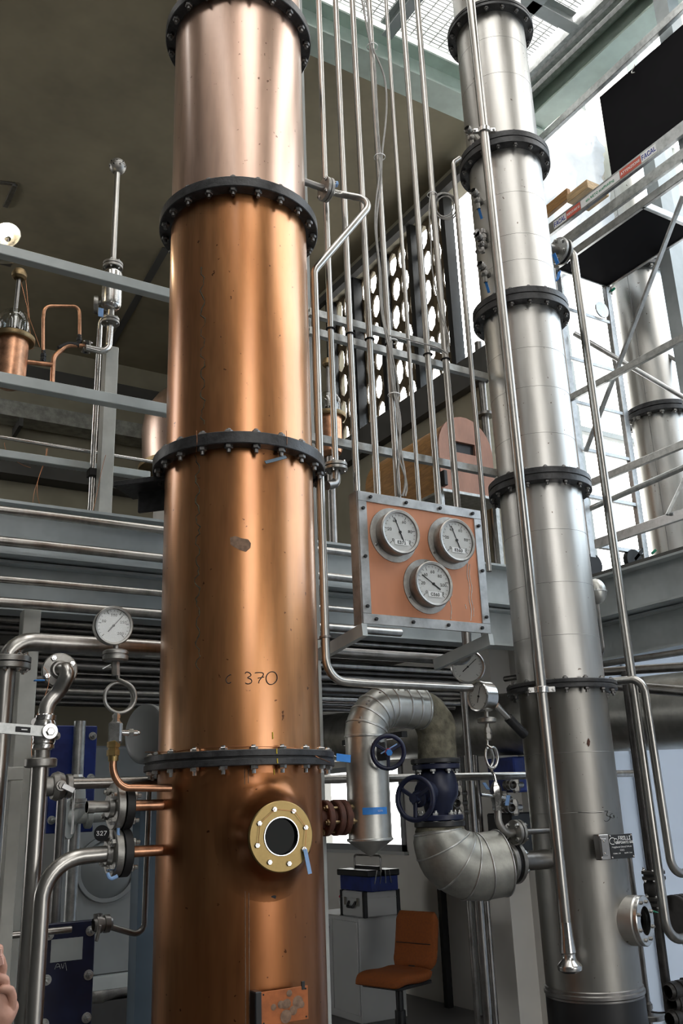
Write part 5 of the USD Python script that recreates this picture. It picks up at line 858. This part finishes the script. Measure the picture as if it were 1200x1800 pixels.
# orange office chair
ch = D(704, 1715, 7.55); chx, chy = ch[0] - .02, ch[1]; cf = nrm(V(-.96, -.28, 0)); cs = np.cross(Z, cf)
t = thing('office_chair', 'orange padded swivel chair without armrests beside the grey cabinet', 'chair', V(chx, chy, 0))
def pad(prof, w, th, m, t, name, rnd=.5):
    """a cushion swept along prof (points forward, up), w wide and th thick, its edges rounded."""
    P = np.array(trimesh_smooth(prof)); n = 22; T = np.gradient(P, axis=0); T /= np.linalg.norm(T, axis=1, keepdims=True); N = np.stack([-T[:, 1], T[:, 0]], 1); vs = []
    sup = [(np.sign(math.cos(a)) * abs(math.cos(a)) ** .35, np.sign(math.sin(a)) * abs(math.sin(a)) ** .7) for a in np.linspace(0, 2 * np.pi, n, endpoint=False)]
    for k in range(len(P)):
        e = min(k, len(P) - 1 - k) / (len(P) * .14); g = math.sqrt(max(1 - max(0, 1 - e) ** 2, .02)); gw = .86 + .14 * min(1, e)
        for a, b in sup: q = P[k] + N[k] * b * th / 2 * g; vs.append(V(chx, chy, 0) + cf * q[0] + Z * (q[1] + CH) + cs * a * w / 2 * gw)
    vs = np.array(vs); i = np.arange(n); j = (i + 1) % n; f = []
    for k in range(len(P) - 1): A, B = k * n, (k + 1) * n; f += [np.stack([A + i, A + j, B + j], 1), np.stack([A + i, B + j, B + i], 1)]
    m_ = len(P); vs = np.vstack([vs, vs[:n].mean(0), vs[-n:].mean(0)]); f += [np.stack([np.full(n, m_ * n), j, i], 1), np.stack([np.full(n, m_ * n + 1), (m_ - 1) * n + i, (m_ - 1) * n + j], 1)]
    return part(t, name, (vs, np.vstack(f)), m, 60)
CH = ch[2] - .40
pad([(.27, .37), (.20, .405), (.05, .405), (-.12, .41), (-.17, .42)], .44, .085, 'orange_fabric', t, 'seat'); pad([(-.17, .43), (-.20, .48), (-.235, .62), (-.255, .74), (-.262, .82)], .40, .075, 'orange_fabric', t, 'backrest')
part(t, 'seam', tube([V(chx, chy, 0) + cf * (-.192) + Z * (.60 + CH) + cs * a for a in np.linspace(-.165, .165, 8)], .003, 6), 'black_paint')
part(t, 'shell', box(V(chx, chy, .355 + CH) + cf * .02, cf, cs, Z, (.19, .18, .012), .008), 'black_paint'); part(t, 'gas_column', cat(cyl((chx, chy, .10), (chx, chy, .35 + CH), .028), cyl((chx, chy, .08), (chx, chy, .22), .04)), 'black_paint'); part(t, 'back_bracket', bar(V(chx, chy, .36 + CH) - cf * .1, V(chx, chy, .58 + CH) - cf * .275, .06, .02, cf), 'black_paint')
for k in range(5): an = k * 2 * np.pi / 5 + .3; d = V(math.cos(an), math.sin(an), 0); lg = part(t, 'leg', bar(V(chx, chy, .1), V(chx, chy, .07) + d * .28, .04, .03), 'black_paint'); part(lg, 'castor', cyl(V(chx, chy, .028) + d * .27 - np.cross(Z, d) * .02, V(chx, chy, .028) + d * .27 + np.cross(Z, d) * .02, .027), 'rubber')
q0, q1 = onX(776, 1548, XR - .08), onX(789, 1790, XR - .08); single('black_pole', abox((XR - .11, (q0[1] + q1[1]) / 2 - .03, 0), (XR - .05, (q0[1] + q1[1]) / 2 + .03, q0[2] + .5), .004), 'black_paint', 'black upright pole against the wall behind the orange chair', 'pole', 30)
for px, lab in ((838, 'left one of two slim grey conduits on the wall under the clad elbow'), (853, 'right one of two slim grey conduits on the wall under the clad elbow')): q = onX(px, 1700, XR - .06); single('grey_conduit', cyl((XR - .06, q[1], 0), (XR - .06, q[1], 2.2), .024), 'grey_beam', lab, 'pipe')
q = onX(900, 1700, XR); struct('trim_1', cat(abox((XR - .22, onX(897, 1700, XR)[1] - .32, 0), (XR, onX(897, 1700, XR)[1], ZM - .2))), 'white_wall')
q = onX(880, 1540, XR); single('wall_roundel', lathe([(.0, .03), (.20, .03), (.22, .02), (.22, 0)], onX(882, 1545, XR), -X, 48), 'cladding', 'round metal cover on the wall just behind the inlet flanges', 'cover')
# dark machinery behind the eye-level pipe
t = thing('blue_machine', 'dark blue machine cluttered with valves behind the blue valve and needle valve', 'machine', onX(845, 1470, 4.6))
def J_(x, y, v=4.55): return onX(x, y, v)
a, b = J_(892, 1330), J_(850, 1395); part(t, 'panel', cat(abox((4.6, a[1], b[2]), (4.9, b[1], a[2]), .01)), 'blue_paint')
part(t, 'dark_case', abox((4.62, J_(885, 1440)[1], J_(860, 1515)[2]), (4.95, J_(842, 1440)[1], J_(860, 1430)[2]), .01), 'black_paint')
for px in (812, 826, 842): q = J_(px, 1420, 4.7); part(t, 'upright', cyl((4.7, q[1], 0), (4.7, q[1], 2.05), .022), 'pipe_dark')
for (x, y) in ((797, 1395), (798, 1412), (800, 1428), (875, 1405), (895, 1380), (893, 1420)): c = J_(x, y, 4.5); part(t, 'fitting', cat(union(c, Y, .035, .07), cyl(c, c + X * .12, .02), union(c + X * .06, Z, .03, .08, n=6)), 'cast_steel')
part(t, 'handle', bar(J_(858, 1388, 4.45), J_(850, 1376, 4.45), .03, .008), 'blue_pale'); part(t, 'handle', bar(J_(893, 1398, 4.45), J_(890, 1416, 4.45), .035, .008), 'blue_pale')

# ================================================================ RIGHT: pipes dropping from the steel column and along the wall
t = thing('overflow_pipe', 'steel pipe dropping from the high flange on the right side of the steel column', 'pipe', onY(1170, 1630, 3.05))
def W_(x, y, v=3.05): return onY(x, y, v)
fo = onY(985, 442, 3.12); xo = W_(1060, 800)[0] * .5 + W_(1150, 1480)[0] * .5
pair(t, fo, X, .075, .016, .02, 6, .011, 'cast_steel', 'cast_steel'); part(t, 'stub', cyl(V(SC[0] + RS - .03, fo[1], fo[2]), fo, .022), 'pipe_dark')
zl = W_(1185, 1652)[2]
part(t, 'pipe', pipe([fo + X * .02, V(xo, 3.07, fo[2]), V(xo, 3.05, zl), V(xo + .6, 3.05, zl)], .0215, [.07, .085], 20, 9), 'pipe_steel')
part(t, 'tag', [bar(W_(973, 446, 3.0), W_(980, 464, 3.0), .022, .004), bar(W_(983, 477, 3.0), W_(979, 493, 3.0), .022, .004)], 'blue_tape', label='blue tags')
t = thing('vent_pipe', 'steel pipe arching over beside the overflow pipe and dropping to a bend', 'pipe', W_(1180, 1540, 3.0))
x2 = W_(1160, 1380, 3.0)[0]; z2t = W_(1120, 1192, 3.0)[2]; z2b = W_(1190, 1536, 3.0)[2]
part(t, 'pipe', pipe([V(x2 - .16, 3.6, z2t - .05), V(x2 - .14, 3.3, z2t - .0), V(x2 - .02, 3.0, z2t), V(x2, 3.0, z2b), V(x2 + .5, 3.0, z2b)], .0195, [.06, .06, .07], 18, 9), 'pipe_steel')
t = thing('black_iron_pipe', 'dark pipe with stacked flange valves right of the steel column sight glass', 'pipe', W_(1180, 1790, 3.4))
x3 = W_(1148, 1560, 3.3)[0]; part(t, 'pipe', cyl((x3, 3.3, 0), (x3, 3.3, W_(1100, 1180, 3.3)[2]), .022), 'iron_black')
for y_ in (1538, 1585):
    c = V(x3 - .01, 3.28, W_(1150, y_, 3.28)[2]); pair(t, c, Z, .055, .014, .012, 4, .009, 'iron_black', 'iron_black', each=False)
part(t, 'valve_body', lathe([(.03, -.05), (.045, -.02), (.045, .02), (.03, .05)], V(x3, 3.3, W_(1150, 1562, 3.3)[2]), Z, 24), 'iron_black')
c = W_(1198, 1612, 3.2); t = thing('large_valve', 'dark round flanged valve cut by the right picture edge', 'valve', c - Z * .1)
for dx in (-.05, -.015, .02): part(t, 'disc', lathe([(0, 0), (.095, 0), (.1, .004), (.1, .022), (.095, .026), (0, .026)], c + X * dx, X, 36), 'iron_black')
part(t, 'body', cyl(c, c + X * .4, .06), 'iron_black'); part(t, 'drop', pipe([c + X * .02, c + X * .03 - Z * .25], .03), 'iron_black')
c = W_(1192, 1762, 3.2); t = thing('small_valve_stack', 'stack of dark valves at the lower right picture edge', 'valve', c - Z * .1)
for dz, dx in ((.05, 0), (.0, .02), (-.06, -.01)): part(t, 'body', cat(union(c + Z * dz + X * dx, X, .04, .09), union(c + Z * dz + X * (dx + .06), Z, .028, .06)), 'iron_black')
part(t, 'hose', tube([W_(x, y, 3.25) for x, y in trimesh_smooth([(1145, 1779), (1165, 1780), (1185, 1776)])], .004, 6), 'rubber')
c = W_(1176, 1570, 3.6); t = thing('wall_pipe', 'thin dark pipe right behind the steel column, ending in a floor flange', 'pipe', W_(1145, 1795, 3.45)); x4 = W_(1120, 1620, 3.45)[0]
part(t, 'pipe', cyl((x4, 3.45, .3), (x4, 3.45, W_(1105, 1480, 3.45)[2]), .0135), 'pipe_dark'); zf_ = W_(1148, 1790, 3.45)[2]; part(t, 'flange', cat(ring((x4, 3.45, zf_), Z, .07, .012, .022, 32), union((x4, 3.45, zf_ + .04), Z, .022, .05)), 'pipe_dark')
# float ball behind the steel column
q = onY(1048, 1040, 3.5); k = pxm(q); t = thing('float_ball', 'grey steel float ball on a thin pipe, half behind the steel column', 'float', V(q[0], q[1], q[2] - .1)); part(t, 'upper_shell', sphere(q + Z * .0, 17 * k, 3, (1, 1, 1.35)), 'cladding'); part(t, 'joint', ring(q - Z * .006, Z, 18.3 * k, 15 * k, .008, 40, .001), 'galvanised'); part(t, 'stem', pipe([q - Z * 20 * k, q - Z * .32, q + V(.05, .1, -.40), q + V(.05, .1, -.62)], .0075, .05, 10), 'pipe_dark'); part(t, 'hole', cyl(q + nrm(CAM - q) * 16.5 * k + Z * .012, q + nrm(CAM - q) * 18 * k + Z * .013, .004), 'ink')

# second steel column on the gallery
c2 = D(1146, 660, 7.2); R2 = 46 * pxm(c2) * 1.0
t = thing('second_steel_column', 'partly hidden stainless steel column farther back at the right edge, behind the scaffold', 'column', V(c2[0], c2[1], ZM))
part(t, 'shell', lathe([(R2, ZM), (R2, 8.2)], V(c2[0], c2[1], 0), Z, 96), 'stainless')
for (x, y) in ((1150, 742), (1150, 492)):
    z = D(x, y, 7.2)[2]
    part(t, 'flange', ring((c2[0], c2[1], z), Z, R2 * 1.27, R2 - .01, .04, 72, .003), 'flange_black'); part(t, 'flange', ring((c2[0], c2[1], z + .045), Z, R2 * 1.27, R2 - .01, .04, 72, .003), 'flange_black')
    for kk in range(16): an = kk * np.pi / 8; part(t, 'bolt', cat(hexbolt(V(c2[0] + R2 * 1.15 * math.cos(an), c2[1] + R2 * 1.15 * math.sin(an), z), -Z, .02, .018, .012, .01)), 'cast_steel', False)
sm = c2 + nrm(CAM - c2) * V(1, 1, 0) * 0; an = math.atan2(-c2[1], -c2[0]) - .35; part(t, 'seam', tube([V(c2[0] + R2 * math.cos(an + .004 * math.sin(z * 9)), c2[1] + R2 * math.sin(an), z) for z in np.linspace(ZM, 8, 40)], .003, 5), 'pipe_dark')
# scaffold tower on the gallery
YT = 4.75
def T_(x, y): return onY(x, y, YT)
xr_ = (T_(1065, 540)[0] + T_(1135, 960)[0]) / 2; xl_ = (T_(1006, 720)[0] + T_(1022, 840)[0]) / 2
XF = xl_ - .05                                             # plane of the near guard rails
def U_(x, y, v=None): return onX(x, y, XF if v is None else v)
zdk = T_(1058, 503)[2]
t = thing('scaffold_tower', 'aluminium scaffold tower with ladder rungs, braces and green clips on the gallery', 'scaffold', V((xr_ + xl_) / 2, YT, ZM)); tsc = t
for x in (xl_, xr_): part(t, 'upright', box(V(x, YT, (ZM + .14 + zdk) / 2), X, Y, Z, (.03, .022, (zdk - ZM - .14) / 2), .004), 'aluminium')
for (px, py) in ((1064, 566), (1078, 652), (1096, 729), (1109, 809), (1121, 889), (1134, 973)):
    z = T_(px, py)[2]; part(t, 'rung', cat(bar(V(xl_, YT, z), V(xr_, YT, z), .03, .032)), 'aluminium')
for (pa, pb, h, m, off) in (((1002, 699), (1200, 595), .055, 'galvanised', -.03), ((1039, 850), (1200, 780), .055, 'galvanised', -.03), ((1047, 961), (1200, 899), .07, 'aluminium', -.05)):
    a, b = onX(*pa, xl_ + off), onX(*pb, xl_ + off); z = (a[2] + b[2]) / 2; a[2] = b[2] = z; d = nrm(b - a); part(t, 'side_rail', bar(a, b + d * .6, .03, h), m)
a, b = onX(1037, 894, xl_ + .1), onX(1200, 822, xl_ + .1); part(t, 'side_rail', cyl(a, b + (b - a) * .4, .022), 'galvanised')
part(t, 'brace', bar(T_(1024, 796) - Y * .03, onX(1200, 345, xl_ - .02), .036, .022), 'aluminium'); part(t, 'brace', cyl(T_(1000, 592) - Y * .06, onX(1215, 706, xl_ - .2) * .0 + D(1215, 707, 6.4), .02), 'aluminium')
part(t, 'brace', bar(T_(1114, 590), D(1210, 646, 6.9), .03, .03), 'aluminium'); part(t, 'brace', bar(D(1172, 905, 6.0), D(1205, 835, 6.0), .03, .02), 'galvanised')
cst = T_(1112, 985); part(t, 'castor', cat(cyl(cst - Y * .02, cst + Y * .02, .085, n=32), bar(cst, V(xr_, YT, cst[2] + .12), .04, .03)), 'rubber'); part(t, 'castor', cyl(V(xl_, YT - .02, ZM + .085), V(xl_, YT + .02, ZM + .085), .085, n=32), 'rubber')
for (px, py) in ((1069, 515), (1140, 975)): q = T_(px, py) - Y * .03; part(t, 'clip', bar(q, q + V(.03, -.02, .03), .02, .02), 'green_clip')
part(t, 'hinge_plate', lathe([(0, 0), (.075, 0), (.075, .012), (0, .012)], T_(1052, 548) - Y * .03, -Y, 24), 'aluminium')
# deck with its edge frame, toe board with stickers, guard rail, black sheet
dk = [onZ(*p, zdk) for p in ((985, 436), (1102, 350), (1200, 388), (1058, 500))]
dx0, dx1 = XF + .04, xr_ + .03; dy0, dy1 = dk[1][1], YT + .02
t = thing('scaffold_deck', 'dark scaffold deck seen from below with pale aluminium edges', 'deck', V((dx0 + dx1) / 2, (dy0 + dy1) / 2, zdk))
part(t, 'board', abox((dx0 + .02, dy0 + .02, zdk + .01), (dx1 - .02, dy1 - .02, zdk + .03)), 'matt_black')
for lo, hi in (((dx0, dy0, zdk), (dx1, dy0 + .03, zdk + .06)), ((dx0, dy1 - .03, zdk), (dx1, dy1, zdk + .06)), ((dx1 - .03, dy0, zdk), (dx1, dy1, zdk + .06)), ((dx0 - .002, dy0 - .4, zdk), (dx0 + .03, dy1, zdk + .07))): part(t, 'edge', abox(lo, hi, .004), 'aluminium')
fa_, fb_ = U_(962, 416), U_(1202, 214); zf0 = (fa_[2] + fb_[2]) / 2; fh = .105
t = thing('toe_board', 'long aluminium toe board with blue and red maker stickers along the scaffold deck', 'board', V(XF, (fa_[1] + fb_[1]) / 2, zf0 - fh / 2))
ya_, yb_ = fb_[1] - .7, fa_[1] + .25
part(t, 'board', extr([(-.012, -fh / 2), (.018, -fh / 2), (.018, -fh / 2 + .012), (-.002, -fh / 2 + .016), (-.002, fh / 2 - .016), (.018, fh / 2 - .012), (.018, fh / 2), (-.012, fh / 2)], V(XF, yb_, zf0), V(XF, ya_, zf0)), 'aluminium', False)
def stick(px0, px1, m, txt, tm, hh=.036):
    y0_, y1_ = U_(px0[0], px0[1])[1], U_(px1[0], px1[1])[1]; w = abs(y0_ - y1_); ym_ = (y0_ + y1_) / 2; xs_ = XF - .0125
    for sgn in (1,):
        part(t, 'sticker', abox((xs_ - .001, min(y0_, y1_), zf0 - hh), (xs_, max(y0_, y1_), zf0 + hh)), m)
        tx, fx = text(txt, .04 if len(txt) < 8 else .022, V(xs_ - .0012, ym_, zf0), -Y, Z, .0008, True); tw = tx[:, 1].max() - tx[:, 1].min()
        tx[:, 1] = ym_ + (tx[:, 1] - ym_) * min(1, w * .92 / tw); part(t, 'sticker_text', (tx, fx), tm, False)
def edge_(x): r = (x - 962) / 240.; return (x, 416 - 202 * r)
stick(edge_(976), edge_(997), 'label_white', 'FACAL', 'ink_blue'); stick(edge_(998), edge_(1022), 'tape_red', 'PORTATA MAX KG', 'label_white'); stick(edge_(1023), edge_(1090), 'label_white', 'alu MITO scaffolding', 'ink_green'); stick(edge_(1091), edge_(1127), 'tape_red', 'ATTENZIONE', 'label_white'); stick(edge_(1128), edge_(1154), 'label_white', 'FACAL', 'ink_blue')
a, b = U_(985, 430), U_(1200, 262); z = (a[2] + b[2]) / 2 - .0; t = thing('deck_beam', 'galvanised side beam directly below the stickered toe board', 'beam', V(XF, (a[1] + b[1]) / 2, z)); part(t, 'beam', extr(channel(.03, .085, .006), V(XF - .01, a[1] + .2, z - .06), V(XF - .01, b[1] - .6, z - .06)), 'galvanised', False)
a, b = U_(952, 246), U_(1187, 25); z = (a[2] + b[2]) / 2; t = thing('guard_rail', 'long galvanised guard rail from which the black sheet hangs', 'rail', V(XF, (a[1] + b[1]) / 2, z)); part(t, 'rail', bar(V(XF, a[1] + .3, a[2]), V(XF, b[1] - .4, b[2] + (b[2] - a[2]) * .2), .04, .075), 'galvanised')
a, b, c_ = U_(1043, 178), U_(1200, 40), U_(1077, 302); xk = XF + .03
t = thing('black_sheet', 'large matt black sheet hanging between guard rail and toe board', 'sheet', V(xk, b[1], c_[2])); yk = (a[1] + c_[1]) / 2
part(t, 'sheet', abox((xk, b[1] - .6, zf0 - .02), (xk + .012, yk, (U_(1043, 178)[2] + b[2]) / 2 + .02)), 'matt_black', False); q = U_(1117, 120); part(t, 'hook', tube(fillet([q - X * .01 + Z * .03, q - X * .02, q - X * .02 + Y * .04 - Z * .03, q - X * .02 - Z * .05], .02), .006, 8), 'bright_steel')
# timber, plastic sheet on the deck; channel posts
wq = onX(1003, 355, XF + .12); t = thing('timber_block', 'tan timber blocks stacked on the deck behind the toe board', 'timber', wq - Z * .1)
part(t, 'block', abox((XF + .05, onX(1040, 350, XF + .08)[1], wq[2] - .05), (XF + .30, onX(1000, 350, XF + .08)[1], wq[2] + .03), .004), 'wood_pale'); part(t, 'plank', bar(onX(1000, 340, XF + .08), onX(955, 378, XF + .08) + Y * .1, .04, .10), 'wood', label='dark brown plank')
pv = []; pc_ = [onX(940, 300, XF + .35), onX(1045, 292, XF + .35), onX(1062, 345, XF + .35), onX(985, 392, XF + .35), onX(935, 372, XF + .35)]
g = 26; y0_, y1_ = pc_[1][1] - .1, pc_[0][1] + .35; z0_, z1_ = zdk + .07, pc_[0][2] + .02
gv = np.array([[XF + .40 + .18 * (meshkit.fbm(np.array([a * 5, b * 5, 2.]), 3) - .5) * 2, y0_ + (y1_ - y0_) * a, z0_ + (z1_ - z0_) * b * (.72 + .28 * math.sin(a * 2.6 + .4)) ] for a in np.linspace(0, 1, g) for b in np.linspace(0, 1, g)])
gf = np.array([[i * g + j, i * g + j + 1, (i + 1) * g + j + 1, (i + 1) * g + j] for i in range(g - 1) for j in range(g - 1)]); gf = np.vstack([gf[:, [0, 1, 2]], gf[:, [0, 2, 3]]])
single('plastic_sheet', (gv, gf), 'plastic_sheet', 'crumpled clear plastic sheeting standing on the scaffold deck', 'plastic sheet', True)
for (px, py, w, d, lab) in ((1113, 70, .16, 6.6, 'grey channel post above the guard rail, beside the black sheet'), (1176, 340, .14, 7.3, 'grey channel post right of the scaffold deck'), (1180, 60, .14, 5.6, 'grey upright post at the upper right corner')):
    q = D(px, py, d); single('steel_post', extr([(-w / 2, -.06), (w / 2, -.06), (w / 2, -.05), (-w / 2 + .01, -.05), (-w / 2 + .01, .05), (w / 2, .05), (w / 2, .06), (-w / 2, .06)], V(q[0], q[1], ZM), V(q[0], q[1], 9.5), Y), 'grey_beam', lab, 'post', False)

# ================================================================ the hand at the lower left edge
hd = 1.55
def O_(x, y, d=hd): return D(x, y, d)
kk = pxm(O_(10, 1750)); t = thing('hand', 'raised hand with a silver ring on one finger at the lower left edge', 'hand', O_(-20, 1830))
def B_(*s): return hull(*[(O_(x, y, hd + dz), r) for x, y, dz, r in s])
parts_ = [B_((-70, 1930, .02, .030), (-34, 1830, .0, .026)), B_((-34, 1830, .0, .026), (2, 1782, .0, .022), (14, 1772, .01, .016)), B_((-34, 1830, 0, .026), (-28, 1768, -.01, .02), (-2, 1752, .0, .018)), B_((2, 1782, 0, .02), (-28, 1768, -.01, .02), (-2, 1752, 0, .018), (20, 1770, .01, .011))]
fing = [[(-26, 1752), (-14, 1712), (-4, 1690), (-2, 1668)], [(-6, 1752), (0, 1722), (4, 1700), (0, 1684)], [(8, 1760), (9, 1736), (8, 1722), (-6, 1716)], [(20, 1772), (22, 1752), (18, 1740), (4, 1738)]]
for fg, r in zip(fing, (.0088, .0090, .0085, .0074)):
    for i in range(3): parts_.append(B_((*fg[i], -.006 * i, r * (1 - .07 * i)), (*fg[i + 1], -.006 * (i + 1), r * (1 - .07 * (i + 1)))))
th_ = [(-44, 1800), (-40, 1756), (-30, 1722), (-22, 1700)]
for i in range(3): parts_.append(B_((*th_[i], -.03, .012 - .0012 * i), (*th_[i + 1], -.034, .012 - .0012 * (i + 1))))
hm = m3.Manifold.batch_boolean(parts_, m3.OpType.Add).refine_to_length(.004); mm = hm.to_mesh(); tm = trimesh.Trimesh(mm.vert_properties[:, :3], mm.tri_verts, process=True); trimesh.smoothing.filter_taubin(tm, lamb=.5, nu=.52, iterations=14)
part(t, 'skin', (tm.vertices, tm.faces), 'skin', True)
for (x, y), (x2, y2), dz in (((-2, 1668), (-3, 1680), -.018), ((0, 1684), (2, 1696), -.018)): a, b = O_(x, y, hd - .026), O_(x2, y2, hd - .026); part(t, 'nail', box((a + b) / 2, nrm(b - a), nrm(np.cross(fwd, b - a)), fwd, (.0055, .0045, .0012), .0008), 'nail')
a, b = O_(8.6, 1740, hd - .004), O_(8.6, 1730, hd - .006); rr_ = cat(ring(a - nrm(b - a) * .001, b - a, .0108, .0088, .0045, 28, .0008)); part(t, 'ring', rr_, 'silver', label='silver ring')
